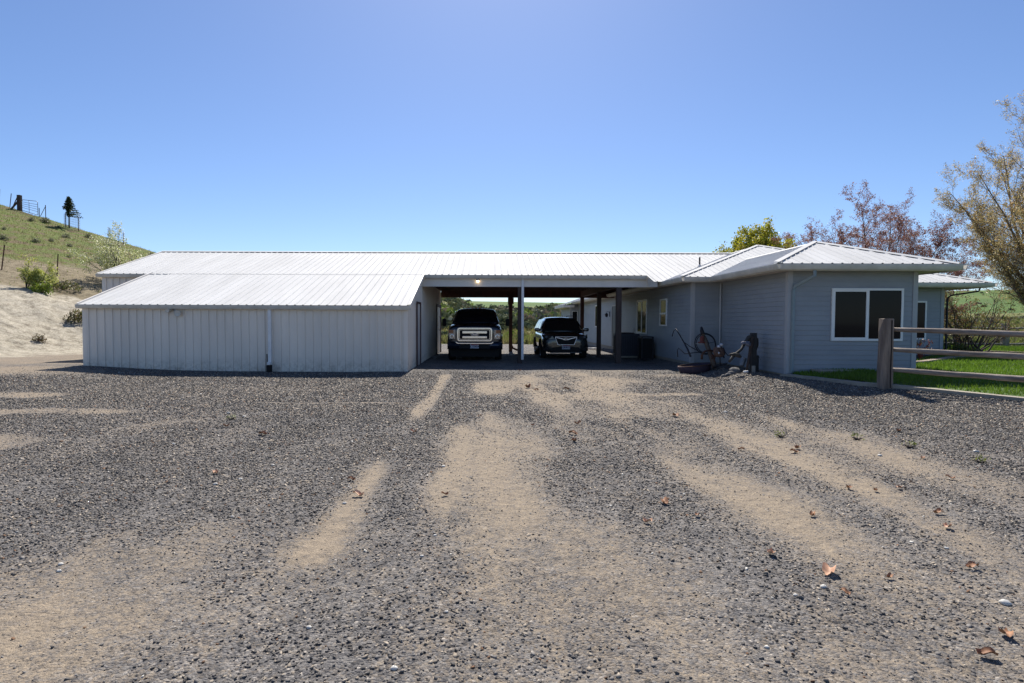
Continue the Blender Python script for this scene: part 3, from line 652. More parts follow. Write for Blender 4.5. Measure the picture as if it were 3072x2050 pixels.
# windows: frame with jambs, sash bars and panes as sub-parts
def window(p, ax, n, w, z0, h, split='v', fr=.06, panes=2, frac=.5):
    """p: (x,y) of the lower corner start, ax: direction along wall, n: outward normal"""
    ax = Vector((*ax, 0)); n = Vector((*n, 0)); o = Vector((*p, z0))
    M = Matrix(((ax.x, n.x, 0, o.x), (ax.y, n.y, 0, o.y), (0, 0, 1, o.z), (0, 0, 0, 1)))
    m = MB(); y0, y1 = .0, .042
    m.box(0, w, y0, y1, 0, fr, M); m.box(0, w, y0, y1, h - fr, h, M); m.box(0, fr, y0, y1, fr, h - fr, M); m.box(w - fr, w, y0, y1, fr, h - fr, M)
    if split == 'v': m.box(w * frac - .035, w * frac + .035, y0, y1 - .004, fr, h - fr, M)
    elif split == 'h': m.box(fr, w - fr, y0, y1 - .004, h * frac - .03, h * frac + .03, M)
    f = hpart(m, "window", winf)
    s = MB()
    if split == 'v':
        s.box(fr, w * frac - .035, y0, .034, fr, fr + .03, M); s.box(fr, w * frac - .035, y0, .034, h - fr - .03, h - fr, M)
        s.box(fr, fr + .03, y0, .034, fr + .03, h - fr - .03, M); hpart(s, "sash", winf, parent=f)
        for (a, b) in ((fr, w * frac - .035), (w * frac + .035, w - fr)):
            g = MB(); g.box(a, b, .016, .022, fr, h - fr, M); hpart(g, "pane", pane_m, parent=f)
    elif split == 'h':
        for (a, b) in ((fr, h * frac - .03), (h * frac + .03, h - fr)):
            g = MB(); g.box(fr, w - fr, .016, .022, a, b, M); hpart(g, "pane", pane_m, parent=f)
    else:
        g = MB(); g.box(fr, w - fr, .016, .022, fr, h - fr, M); hpart(g, "pane", pane_m, parent=f)
    return f
def fx_(px, y): return (px - 1465) / 1700 * y
wx0, wx1 = fx_(2491, FY), fx_(2705, FY)
o = window((wx0, FY), (1, 0), (0, -1), wx1 - wx0, 1.45 - (1019 - 965) / 1700 * FY, (1019 - 862) / 1700 * FY, fr=.05); o["label"] = "wide white framed slider window in the near wing"
window((11.7, RY), (1, 0), (0, -1), fx_(2776, RY) - 11.7, .70 + .18, 1.33, None, fr=.055)
def wy_(px): return WX * 1700 / (px - 1465)
o = window((WX, wy_(1981)), (0, -1), (-1, 0), wy_(1981) - wy_(2001), 1.45 - (975 - 965) / 1700 * 20.2 - .02, .96, 'h', fr=.05, frac=.46)
window((WX, wy_(1912)), (0, -1), (-1, 0), wy_(1912) - wy_(1941), .98, 1.36, 'v', fr=.05)
window((WX, wy_(1786)), (0, -1), (-1, 0), .9, 1.15, 1.25, None, fr=.06)
window((5.66 + .12, BY), (1, 0), (0, -1), .40, 1.0, 1.2, None, fr=.04)
# dark back door, coach lamp
D = MB(); ya, yb = wy_(1838), wy_(1859); D.box(WX - .035, WX - .015, yb, ya, .25, 2.22); o = hpart(D, "door", mat("door_paint", (.07, .075, .085), .5)); dr = o
D = MB(); D.box(WX - .05, WX - .014, yb - .08, yb, .25, 2.3); D.box(WX - .05, WX - .014, ya, ya + .08, .25, 2.3); D.box(WX - .05, WX - .014, yb, ya, 2.22, 2.3); hpart(D, "door_frame", vint, parent=dr)
D = MB(); D.tube([(WX - .035, yb + .12, 1.2), (WX - .10, yb + .12, 1.2)], .025, 8); hpart(D, "door_handle", steel, parent=dr)
L_ = MB(); ly = wy_(1829); L_.box(WX - .03, WX - .012, ly - .05, ly + .05, 1.72, 1.98); L_.tube([(WX - .03, ly, 1.95), (WX - .16, ly, 1.98), (WX - .17, ly, 1.9)], .012, 6)
L_.lathe([(.0, .1), (.05, .06), (.08, .04), (.065, -.1), (.04, -.12), (.0, -.13)], 6, Matrix.Translation((WX - .17, ly, 1.82))); hpart(L_, "wall_lamp", iron)
# wall sockets
K = MB(); K.box(WX - .03, WX - .012, 27.6, 27.72, 1.0, 1.14); hpart(K, "socket", vint)
K = MB(); K.box(WX - .03, WX - .012, 24.1, 24.2, 1.05, 1.19); hpart(K, "socket", vint)
# vent pipe through the long west roof
vx, vy = 7.62, 20.55; vz = ZG + SH * (vx - 5.80)
K = MB(); K.tube([(vx, vy, vz - .05), (vx, vy, vz + .36)], .028, 10); hpart(K, "vent_pipe", iron)
K = MB(); K.lathe([(.10, .0), (.06, .05), (.03, .09)], 12, Matrix.Translation((vx, vy, vz + .01))); hpart(K, "pipe_flashing", roofm)

# ------------------------------------------------------------------ air conditioner and pipe by the house wall
ac = thing("air_conditioner", "dark boxy air conditioning unit against the house wall behind the posts", "air conditioner", (5.62, 23.1, .03))
K = MB(); K.box(-.42, .42, -.5, .5, .06, .95); b_ = K.build("body", mat("dark_grey_metal", (.05, .055, .075), .55, .3), ac, bevel=.02)
K = MB()
for k in range(13): K.box(-.428, -.42, -.44 + k * .07, -.42 + k * .07, .14, .86)
for k in range(11): K.box(-.37 + k * .07, -.35 + k * .07, -.508, -.5, .14, .86)
K.build("grille", iron, ac)
K = MB(); K.lathe([(.0, .99), (.3, .99), (.34, .96), (.34, .94)], 20); K.build("fan_cover", iron, ac)
K = MB(); K.box(-.46, .46, -.54, .54, 0, .06); K.build("pad", conc, ac)
cr = thing("wire_crate", "dark frame leaning on the house wall right of the air conditioner", "crate", (5.83, 21.0, .05))
K = MB()
for (a, b) in (((-.2, -.25, 0), (-.2, -.25, .85)), ((-.2, .25, 0), (-.2, .25, .85)), ((-.2, -.25, .85), (-.2, .25, .85)), ((.2, -.25, 0), (.2, -.25, .85)), ((-.2, -.25, .85), (.2, -.25, .85)), ((-.2, .25, .85), (.2, .25, .85)), ((.2, -.25, .85), (.2, .25, .85)), ((-.2, -.25, .05), (.2, -.25, .05))): K.bar(a, b, .04)
K.build("frame", iron, cr)
K = MB()
for k in range(5): K.box(-.19, .19, -.22 + k * .1, -.2 + k * .1, .05, .8)
K.build("panel", blackp, cr)
pp = MB(); pp.tube([(5.0, 28.5, .1), (5.75, 28.5, .1)], .05, 12); o = pp.build("plastic_pipe", whitep, None, True); tag(o, "short white plastic pipe lying by the house wall beside the dark car", "pipe")

# ------------------------------------------------------------------ vehicles (local frame: x across, y back from the nose, z up)
def loft(stations, name, m, parent, sub=2, close_front=True, close_back=True, flat=False):
    """stations: (y, [(x,z)...]) half rings from bottom centre to top centre, x>=0; mirrored"""
    mb = MB(); rings = []
    for y, pr in stations:
        ring = [(x, y, z) for x, z in pr] + [(-x, y, z) for x, z in reversed(pr) if x > 1e-6]
        ring = [p for k, p in enumerate(ring)]
        rings.append(list(range(len(mb.v), len(mb.v) + len(ring)))); mb.v += ring
    for a, b in zip(rings[:-1], rings[1:]):
        n = len(a)
        for k in range(n): mb.f.append((a[k], a[(k + 1) % n], b[(k + 1) % n], b[k]))
    if close_front: mb.f.append(tuple(rings[0][::-1]))
    if close_back: mb.f.append(tuple(rings[-1]))
    return mb.build(name, m, parent, not flat, subsurf=sub)
def wheel(parent, x, y, r, w, rim_r):
    s = 1 if x > 0 else -1
    M = Matrix.Translation((x, y, r)) @ Matrix.Rotation(math.radians(90) * s, 4, 'Y')
    g = MB(); hw = w / 2
    g.lathe([(rim_r, -hw * .8), (r * .93, -hw), (r * .985, -hw * .85), (r, -hw * .55), (r * .985, -hw * .1), (r, hw * .1), (r, hw * .55), (r * .985, hw * .85), (r * .93, hw), (rim_r, hw * .8), (rim_r, -hw * .8)], 30, M)
    t = g.build("wheel", tyrem, parent, True)
    g = MB(); g.lathe([(rim_r * 1.01, hw * .82), (rim_r * .93, hw * .7), (rim_r * .88, hw * .3), (rim_r * .3, hw * .25), (.001, hw * .4)], 24, M)
    for k in range(5):
        A = M @ Matrix.Rotation(k * math.tau / 5, 4, 'Z'); g.box(-.035, .035, .03, rim_r * .95, hw * .3, hw * .62, A)
    g.build("rim", alloy, t, True)
def plate(parent, y, z, num, red=False):
    g = MB(); g.box(-.155, .155, y - .012, y, z - .077, z + .077); p = g.build("licence_plate", mat("plate_white_" + num[:2], (.50, .52, .60), .4, 0, (.46, .48, .56), 30), parent, bevel=.004)
    g = MB(); g.box(-.135, .155, y - .0155, y - .0125, z + .035, z + .077); g.build("plate_band", mat("plate_red_" + num[:2], (.30, .08, .10), .5), p)
    text_obj("plate_number", num, .085, mat("plate_ink_" + num[:2], (.02, .025, .07), .5), p, (0, y - .015, z - .012), (math.radians(90), 0, 0), 0, .001, .003)
def rrect(w, h, r, n=5, cx=0, cz=0):
    out = []
    for (sx, sz, a0) in ((1, 1, 0), (-1, 1, 90), (-1, -1, 180), (1, -1, 270)):
        for k in range(n + 1):
            a = math.radians(a0 + 90 * k / n); out.append((cx + sx * (w / 2 - r) + r * math.cos(a), cz + sz * (h / 2 - r) + r * math.sin(a)))
    return out
def ringframe(mb, outer, inner, y0, y1):
    n = len(outer); i = len(mb.v)
    for poly, y in ((outer, y0), (inner, y0), (outer, y1), (inner, y1)): mb.v += [(x, y, z) for x, z in poly]
    for k in range(n):
        j = (k + 1) % n
        mb.f += [(i + k, i + j, i + n + j, i + n + k), (i + k, i + 2 * n + k, i + 2 * n + j, i + j), (i + n + k, i + n + j, i + 3 * n + j, i + 3 * n + k)]
    return mb

# ---- pickup
tr = thing("pickup_truck", "black full size pickup truck with big chrome grille facing out of the left carport bay", "pickup truck", (-.50, 20.62, .0), 0)
lower = lambda w, zt, zb=.42, rnd_=.06: [(0, zb), (w * .9, zb), (w * .985, zb + .12), (w, .72), (w, 1.0), (w * .985, zt - .12), (w * .90, zt - .02), (w * .6, zt + .01), (0, zt + .03)]
loft([(0.10, lower(.95, 1.22)), (.13, lower(.975, 1.27)), (.30, lower(.995, 1.32)), (.9, lower(1.005, 1.37)), (1.45, lower(1.01, 1.40)), (1.9, lower(1.01, 1.33)), (3.9, lower(1.01, 1.32)), (4.0, lower(1.01, 1.36)), (6.2, lower(1.01, 1.36)), (6.24, lower(.98, 1.33))], "body", truckp, tr, 1)
cabp = lambda w, zb, zt, wt: [(0, zb), (w, zb), (w * .995, zb + .1), (wt * 1.05, zt - .14), (wt * .95, zt - .03), (wt * .6, zt), (0, zt + .02)]
loft([(1.42, cabp(.93, 1.30, 1.42, .9)), (1.62, cabp(.94, 1.30, 1.58, .86)), (2.22, cabp(.95, 1.3, 1.93, .78)), (2.5, cabp(.95, 1.3, 1.99, .78)), (3.6, cabp(.95, 1.3, 1.99, .78)), (3.86, cabp(.95, 1.3, 1.93, .78)), (3.95, cabp(.95, 1.3, 1.40, .9))], "cab_roof", truckp, tr, 1)
g = MB()  # windscreen panel lying on the cab front
g.add([(-.80, 1.60, 1.47), (.80, 1.60, 1.47), (.70, 2.24, 1.925), (-.70, 2.24, 1.925), (0, 1.52, 1.47), (0, 2.18, 1.945)], [(0, 4, 5, 3), (4, 1, 2, 5)])
g.build("windscreen", carglass, tr, True)
for s in (-1, 1):
    g = MB(); g.add([(s * .955, 1.95, 1.45), (s * .955, 2.75, 1.43), (s * .835, 2.75, 1.88), (s * .845, 2.38, 1.86)], [(0, 1, 2, 3)]); g.add([(s * .957, 2.85, 1.43), (s * .957, 3.6, 1.45), (s * .835, 3.55, 1.88), (s * .835, 2.85, 1.88)], [(0, 1, 2, 3)]); g.build("side_window", carglass, tr)
    g = MB(); poly = [(s * (1.26 + x * s * 0) + x, z) for x, z in rrect(.155, .30, .05, 4, 0, 1.415)]
    g.prism(poly, 1.98, 2.13); mi = g.build("mirror", blackp, tr, True, bevel=.012)
    g = MB(); g.bar((s * .93, 2.05, 1.47), (s * 1.2, 2.06, 1.47), .035); g.bar((s * .93, 2.05, 1.33), (s * 1.2, 2.06, 1.35), .035); g.build("mirror_arm", blackp, mi)
    # headlamp: tall cluster with amber upper corner
    g = MB(); poly = [(s * .70, .80), (s * .93, .80), (s * .965, .98), (s * .955, 1.15), (s * .70, 1.16)]
    g.prism(poly if s > 0 else poly[::-1], .055, .20); h = g.build("headlight", lampg, tr, bevel=.015)
    g = MB(); g.prism([(s * .78, 1.03), (s * .945, 1.03), (s * .94, 1.14), (s * .78, 1.14)], .045, .1); g.build("turn_signal", amber, h, bevel=.01)
    g = MB(); g.lathe([(.085, 0), (.075, -.02), (.04, .02), (.0, .03)], 18, Matrix.Translation((s * .83, .06, .90)) @ Matrix.Rotation(math.radians(90), 4, 'X') @ Matrix.Scale(-1, 4, (0, 0, 1))); g.build("reflector", chrome, h, True)
    g = MB(); g.prism(rrect(.20, .16, .03, 3, s * .82, .565), -.02, .1); fo = g.build("fog_lamp_pocket", blackp, tr)
    g = MB(); g.prism(rrect(.085, .085, .02, 3, s * .81, .565), -.03, .0); g.build("fog_lamp", lampg, fo)
    for y in (1.05, 5.05): wheel(tr, s * .875, y, .41, .26, .235)
    for y in (1.05, 5.05):
        g = MB(); pts = [(s * 1.012, y + .49 * math.cos(a), .43 + .49 * math.sin(a)) for a in np.linspace(-.05, math.pi + .05, 15)]; g.tube(pts, .025, 6); g.build("wheel_arch", truckp, tr, True)
g = MB(); ringframe(g, rrect(1.28, .50, .09, 5, 0, .975), rrect(1.16, .40, .07, 5, 0, .975), -.01, .12); gr = g.build("grille", chrome, tr, bevel=.008)
g = MB(); ringframe(g, rrect(1.12, .36, .05, 5, 0, .975), rrect(1.09, .335, .04, 5, 0, .975), .01, .1); g.build("grille_inner_ring", chrome, gr)
g = MB(); g.prism(rrect(1.2, .44, .06, 4, 0, .975), .07, .1); g.build("grille_mesh", blackp, gr)
for z in (1.055, .875):
    g = MB(); g.prism(rrect(.90, .085, .02, 3, 0, z), .0, .06); g.build("grille_bar", chrome, gr, bevel=.008)
g = MB(); g.prism([(.135 * math.cos(a), .968 + .066 * math.sin(a)) for a in np.linspace(0, math.tau, 33)[:-1]], -.03, .04); em = g.build("emblem", mat("emblem_blue", (.01, .03, .12), .25), gr, bevel=.004)
g = MB(); el = lambda a, b: [(a * math.cos(q), .968 + b * math.sin(q)) for q in np.linspace(0, math.tau, 33)[:-1]]
ringframe(g, el(.135, .066), el(.127, .059), -.034, -.028); g.build("emblem_ring", chrome, em)
text_obj("emblem_letters", "Ford", .088, chrome, em, (0, -.033, .968), (math.radians(90), 0, 0), .35, .002, 0)
bump_prof = [(0, .44), (.80, .44), (.97, .50), (.985, .60), (.97, .69), (.80, .715), (.66, .70), (.60, .665), (0, .655)]
loft([(-.10, [(x * .97, z) for x, z in bump_prof]), (-.08, bump_prof), (.10, bump_prof), (.16, [(x, z) for x, z in bump_prof])], "bumper", mat("bumper_paint", (.035, .045, .075), .2, .7), tr, 0)
g = MB(); g.prism([(-.66, .66), (-.60, .635), (.60, .635), (.66, .66), (.70, .72), (.66, .715), (.60, .675), (-.60, .675), (-.66, .715), (-.70, .72)], -.125, -.09); g.build("bumper_trim", chrome, tr, bevel=.006)
g = MB(); g.prism(rrect(1.12, .13, .03, 3, 0, .535), -.108, -.09); ai = g.build("air_intake", blackp, tr)
g = MB(); g.prism([(-.88, .16), (.88, .16), (.93, .44), (-.93, .44)], .12, .30); g.build("air_dam", blackp, tr)
g = MB(); g.box(-.7, .7, .3, 6.1, .32, .5); g.build("chassis", blackp, tr)
plate(tr, -.112, .555, "E 133024")
for x in (-.3, -.15, 0, .15, .3): g = MB(); g.box(x - .05, x + .05, 2.34, 2.5, 1.985, 2.02); g.build("roof_marker_lamp", amber, tr, bevel=.012)
for q in (-.375, .375): g = MB(); g.box(q - .175, q + .175, 2.75, 2.95, 1.35, 1.72); g.build("seat_back", blackp, tr)

# ---- crossover
sv = thing("suv", "dark grey compact crossover with roof rails parked in the right carport bay", "car", (2.98, 21.75, .0), 0)
lw = lambda w, zt, zb=.24, zs=.62: [(0, zb), (w * .86, zb), (w * .97, zb + .12), (w, zs), (w * .985, zt - .22), (w * .94, zt - .09), (w * .82, zt - .015), (w * .45, zt + .01), (0, zt + .02)]
loft([(0, lw(.66, .80, .27)), (.04, lw(.76, .86, .26)), (.16, lw(.86, .93)), (.38, lw(.905, .99)), (.8, lw(.91, 1.03)), (1.15, lw(.91, 1.07)), (1.6, lw(.91, 1.05)), (3.0, lw(.91, 1.07)), (4.1, lw(.91, 1.08)), (4.5, lw(.86, 1.06)), (4.6, lw(.78, 1.0))], "body", suvp, sv, 1)
cb = lambda w, zb, zt, wt: [(0, zb), (w, zb), (w * .995, zb + .06), ((w + wt) / 2, (zb + zt) / 2 + .02), (wt * 1.03, zt - .10), (wt * .92, zt - .02), (wt * .5, zt + .005), (0, zt + .015)]
loft([(1.0, cb(.84, 1.0, 1.09, .80)), (1.25, cb(.86, 1.0, 1.26, .74)), (1.75, cb(.875, 1.0, 1.56, .64)), (2.1, cb(.88, 1.0, 1.645, .62)), (3.4, cb(.88, 1.0, 1.655, .62)), (4.0, cb(.87, 1.0, 1.60, .62)), (4.35, cb(.85, 1.0, 1.42, .66)), (4.5, cb(.82, 1.0, 1.12, .72))], "cabin", suvp, sv, 1)
g = MB(); g.add([(-.73, 1.10, 1.165), (0, 1.02, 1.155), (.73, 1.10, 1.165), (.585, 1.81, 1.60), (0, 1.76, 1.635), (-.585, 1.81, 1.60)], [(0, 1, 4, 5), (1, 2, 3, 4)])
g.build("windscreen", carglass, sv, True)
g = MB(); g.add([(-.55, 1.35, 1.29), (.52, 1.35, 1.29), (.52, 1.33, 1.275), (-.55, 1.33, 1.275)], [(0, 1, 2, 3)])
for s in (-1, 1):
    glm = mat("side_glass", (.012, .014, .015), .03, spec=.6) if s < 0 else MATS["side_glass"]
    q = []
    for (ya, yb, yt0, yt1) in ((1.42, 2.35, 1.95, 2.35), (2.45, 3.3, 2.45, 3.3), (3.38, 4.05, 3.38, 3.85)):
        g = MB(); g.add([(s * .893, ya, 1.12), (s * .893, yb, 1.12), (s * .69, yt1, 1.55), (s * .69, yt0, 1.55), (s * .80, (ya + yt0) / 2 + .0, 1.345), (s * .80, (yb + yt1) / 2, 1.345)], [(0, 1, 5, 4), (4, 5, 2, 3)])
        g.build("side_window", glm, sv)
    g = MB(); poly = [(s * 1.0 + x, z) for x, z in rrect(.21, .14, .06, 4, 0, 1.13)]; g.prism(poly, 1.25, 1.38); mi = g.build("mirror", suvp, sv, True, bevel=.02)
    g = MB(); g.bar((s * .86, 1.33, 1.07), (s * .95, 1.33, 1.10), .05); g.build("mirror_arm", blackp, mi)
    g = MB(); g.tube([(s * .56, 1.95, 1.64), (s * .57, 2.05, 1.70), (s * .57, 3.9, 1.71), (s * .56, 4.05, 1.63)], .018, 8); g.build("roof_rail", blackp, sv, True)
    # swept back headlamp
    g = MB(); P = [(s * .47, .015, .80), (s * .52, .03, .90), (s * .80, .18, .93), (s * .875, .36, .96), (s * .885, .40, .90), (s * .85, .20, .82), (s * .66, .05, .775)]
    Pf = [(x * 1.0, y - .035, z) for x, y, z in P]; n = len(P); g.add(Pf + [(x, y + .1, z) for x, y, z in P], [tuple(range(n))] + [(k, (k + 1) % n, (k + 1) % n + n, k + n) for k in range(n)]); h = g.build("headlight", mat("dark_lamp_glass", (.10, .10, .11), .06, .3, (.04, .04, .045), 40) if s < 0 else MATS["dark_lamp_glass"], sv, bevel=.008)
    g = MB(); g.lathe([(.055, 0), (.045, -.02), (.0, -.03)], 16, Matrix.Translation((s * .74, .085, .86)) @ Matrix.Rotation(math.radians(-90), 4, 'X')); g.build("headlight_lens", lampg, h, True)
    g = MB(); g.prism(rrect(.16, .13, .03, 3, s * .72, .40), .0, .12); fo = g.build("fog_lamp_pocket", blackp, sv, bevel=.01)
    g = MB(); g.lathe([(.04, 0), (.03, -.012), (.0, -.015)], 14, Matrix.Translation((s * .72, -.002, .40)) @ Matrix.Rotation(math.radians(90), 4, 'X')); g.build("fog_lamp", lampg, fo, True)
    for y in (.92, 3.6): wheel(sv, s * .80, y, .345, .22, .225)
    for y in (.92, 3.6):
        g = MB(); pts = [(s * .915, y + .41 * math.cos(a), .35 + .41 * math.sin(a)) for a in np.linspace(-.1, math.pi + .1, 15)]; g.tube(pts, .028, 6); g.build("wheel_arch", blackp, sv, True)
    g = MB(); g.box(s * .915 - .02, s * .915 + .02, 1.35, 3.2, .26, .38); g.build("side_sill", blackp, sv, True)
hexo = [(-.41, .885), (.41, .885), (.425, .83), (.33, .575), (.30, .56), (-.30, .56), (-.33, .575), (-.425, .83)]
g = MB(); ringframe(g, hexo, [(x * .93, .725 + (z - .725) * .87) for x, z in hexo], -.05, .06); gr = g.build("grille", mat("satin_chrome", (.55, .58, .68), .25, .9), sv, bevel=.006)
g = MB(); g.prism([(x * .95, .725 + (z - .725) * .92) for x, z in hexo], -.02, .0)
gm = g.build("grille_mesh", blackp, gr)
g = MB(); g.prism([(-.37, .86), (-.11, .80), (-.07, .775), (.07, .775), (.11, .80), (.37, .86), (.37, .835), (.12, .775), (.08, .75), (-.08, .75), (-.12, .775), (-.37, .835)], -.045, -.02); g.build("grille_wing", MATS["satin_chrome"], gr)
g = MB(); g.prism([(.075 * math.cos(a), .80 + .042 * math.sin(a)) for a in np.linspace(0, math.tau, 25)[:-1]], -.06, -.02); em = g.build("emblem", MATS["emblem_blue"], gr)
g = MB(); g.v = []
for (x, z, r) in ((-.035, .812, .010), (-.005, .800, .007), (.02, .815, .007), (.042, .803, .007), (.01, .785, .007), (.035, .785, .006)):
    g.prism([(x + r * math.cos(a), z + r * .8 * math.sin(a)) for a in np.linspace(0, math.tau, 9)[:-1]], -.064, -.059)
g.build("emblem_stars", chrome, em)
g = MB(); ringframe(g, [(.075 * math.cos(a), .80 + .042 * math.sin(a)) for a in np.linspace(0, math.tau, 25)[:-1]], [(.069 * math.cos(a), .80 + .037 * math.sin(a)) for a in np.linspace(0, math.tau, 25)[:-1]], -.063, -.058); g.build("emblem_ring", chrome, em)
g = MB(); g.prism([(-.50, .46), (-.62, .30), (.62, .30), (.50, .46), (.2, .50), (-.2, .50)], -.012, .1); g.build("air_intake", blackp, sv, bevel=.01)
g = MB(); g.prism([(-.62, .25), (.62, .25), (.58, .285), (-.58, .285)], -.03, .1); g.build("skid_plate", mat("grey_plastic", (.08, .08, .085), .5), sv)
plate(sv, -.03, .475, "2 JB38332")
for q in (-.32, .32): g = MB(); g.box(q - .16, q + .16, 2.0, 2.12, 1.0, 1.38); g.build("seat_back", blackp, sv)
g = MB(); g.box(.35, .365, 3.9, 3.95, 1.66, 1.76); g.build("roof_fin", blackp, sv)

# ------------------------------------------------------------------ timber rail fences
def rough_post(mb, x, y, z0, z1, w, jit=.012):
    k = 7; base = len(mb.v)
    for i in range(k):
        z = z0 + (z1 - z0) * i / (k - 1); sc = 1 - .05 * i / (k - 1)
        ring = rrect(w * sc, w * sc, .035, 2)
        for (a, b) in ring: mb.v.append((x + a + rnd.uniform(-jit, jit) * .5, y + b + rnd.uniform(-jit, jit) * .5, z + (rnd.uniform(-.01, .01) if i in (k - 1,) else 0)))
    n = 12
    for i in range(k - 1):
        for j in range(n): mb.f.append((base + i * n + j, base + i * n + (j + 1) % n, base + (i + 1) * n + (j + 1) % n, base + (i + 1) * n + j))
    mb.f.append(tuple(base + (k - 1) * n + j for j in range(n)))
def rough_rail(mb, a, b, r, n=10, seg=14):
    a = Vector(a); b = Vector(b); pts = []; rs = []
    ph = rnd.random() * 6
    for i in range(seg + 1):
        t = i / seg; p = a.lerp(b, t) + Vector((0, rnd.uniform(-.004, .004), .012 * math.sin(t * 5 + ph) + rnd.uniform(-.004, .004))); pts.append(p)
        rs.append(r * (.78 + .22 * min(1, t * 9) if i < 3 else 1) * rnd.uniform(.93, 1.06))
    mb.tube(pts, rs, n, jit=.07)
px, py = 7.72, 11.0
fe = thing("rail_fence", "weathered timber fence with one thick post and three round rails, nearest the camera", "fence", (px, py, T(px, py)))
lz = T(px, py)
def fpart(mb, name, m, smooth=False):
    o = mb.build(name, m, fe, smooth); o.matrix_parent_inverse = Matrix.Translation(fe.location).inverted(); return o
m = MB(); rough_post(m, px, py, lz - .2, 1.53, .205); fpart(m, "post", fencew)
m = MB(); m.box(px + .03, px + .045, py - .112, py - .09, lz + .02, 1.50); fpart(m, "post_crack", mat("wood_crack", (.03, .022, .018), .95))
m = MB(); rough_post(m, px + .12, py + .06, lz - .2, .60, .13); fpart(m, "post", fencew)
ex, ey = 11.3, 8.0
for z0, z1 in ((1.315, 1.21), (.925, .83), (.535, .45)):
    m = MB(); rough_rail(m, (px + .05, py + .02, z0), (ex, ey, z1), .052); fpart(m, "rail", railw, True)
m = MB(); rough_post(m, ex, ey, -.1, 1.42, .22); fpart(m, "post", fencew)
bf = thing("rail_fence", "far timber rail fence with grey posts across the back of the lawn", "fence", (24, 29, 0))
def bfp(mb, name, m, smooth=False):
    o = mb.build(name, m, bf, smooth); o.matrix_parent_inverse = Matrix.Translation(bf.location).inverted(); return o
greyw = mat("grey_post_wood", (.30, .28, .25), .85, 0, (.17, .155, .14), 8, .5, stretch=(1, 1, .2))
xs = [16.6, 19.1, 21.5, 24.0, 26.45, 28.9, 31.4, 33.9, 36.4, 38.9]
for k, x in enumerate(xs):
    m = MB(); z = T(x, 29); rough_post(m, x, 29, z - .2, z + 1.27, .27); bfp(m, "post", greyw)
    if k + 1 < len(xs):
        for zz in (1.02, .63, .22):
            m = MB(); rough_rail(m, (x, 29, z + zz), (xs[k + 1], 29, T(xs[k + 1], 29) + zz), .042, 8, 8); bfp(m, "rail", greyw, True)
# kerb
kb = thing("concrete_kerb", "long flat concrete kerb dividing the green lawn from the gravel", "kerb", (7.4, 12, .1))
m = MB()
KP = [(7.02, 13.42), (7.22, 12.6), (7.52, 11.45), (7.90, 10.98), (9.3, 9.75), (11.5, 7.75), (13.5, 6)]
L2, R2_ = [], []
for k, (x, y) in enumerate(KP):
    a = Vector(KP[max(k - 1, 0)]); b = Vector(KP[min(k + 1, len(KP) - 1)]); d_ = (b - a).normalized(); n_ = Vector((-d_.y, d_.x)) * .11
    L2.append((x + n_.x, y + n_.y)); R2_.append((x - n_.x, y - n_.y))
kz = lambda x, y: T(x, y) + .06
for k in range(len(KP) - 1):
    a, b, c, d_ = R2_[k], R2_[k + 1], L2[k + 1], L2[k]
    za, zb_ = kz(*KP[k]), kz(*KP[k + 1])
    m.add([(*a, za), (*b, zb_), (*c, zb_), (*d_, za), (*a, -.2), (*b, -.2), (*c, -.2), (*d_, -.2)], [(0, 1, 2, 3), (0, 4, 5, 1), (3, 2, 6, 7)])
o = m.build("kerb_stone", conc, kb); o.matrix_parent_inverse = Matrix.Translation(kb.location).inverted()

# ------------------------------------------------------------------ lawn, flower bed, grass
lawnm = mat("lawn_turf", (.075, .135, .02), .9, 0, (.05, .095, .018), 3, .8, 90)
lx_ = np.linspace(7, 46, 118); lyy = np.linspace(6, 32, 90); LX, LY = np.meshgrid(lx_, lyy)
kx = [q[0] for q in reversed(KP)]
def kerb_y(x): return np.interp(x, [p[0] for p in KP], [p[1] for p in KP])
inside = (LY > kerb_y(LX)) & (LY < 29.3 + .4 * fbm(LX, LY, 2)) & ~((LX < 10.1) & (LY > 13.5)) & ~((LX < RX) & (LY > 19.6))
LZ = terrain(LX, LY) + .05
LXs = np.where(LY < kerb_y(LX), LX, LX)
Vl = np.stack([LX, LY, LZ], -1).reshape(-1, 3); ny_, nx_ = LX.shape
# clamp the first row onto the kerb line
for r in range(ny_):
    for c in range(nx_):
        if LY[r, c] < kerb_y(LX[r, c]) and r + 1 < ny_ and LY[r + 1, c] >= kerb_y(LX[r, c]): Vl[r * nx_ + c, 1] = kerb_y(LX[r, c]); inside[r, c] = True
qi = [(r, c) for r in range(ny_ - 1) for c in range(nx_ - 1) if inside[r, c] and inside[r, c + 1] and inside[r + 1, c] and inside[r + 1, c + 1]]
Fl = np.array([[r * nx_ + c, r * nx_ + c + 1, (r + 1) * nx_ + c + 1, (r + 1) * nx_ + c] for r, c in qi])
tag(npmesh("lawn", Vl, Fl, lawnm, None, True), kind="structure")
BED = lambda x, y: ((y > 19.62 - 4.2 * sstep(16.6, 10.1, x)) & (x > 10.12) & (x < 17.2) & (y < 19.62)) | (((x - 17.6) / 1.7) ** 2 + ((y - 20.6) / 1.9) ** 2 < 1)
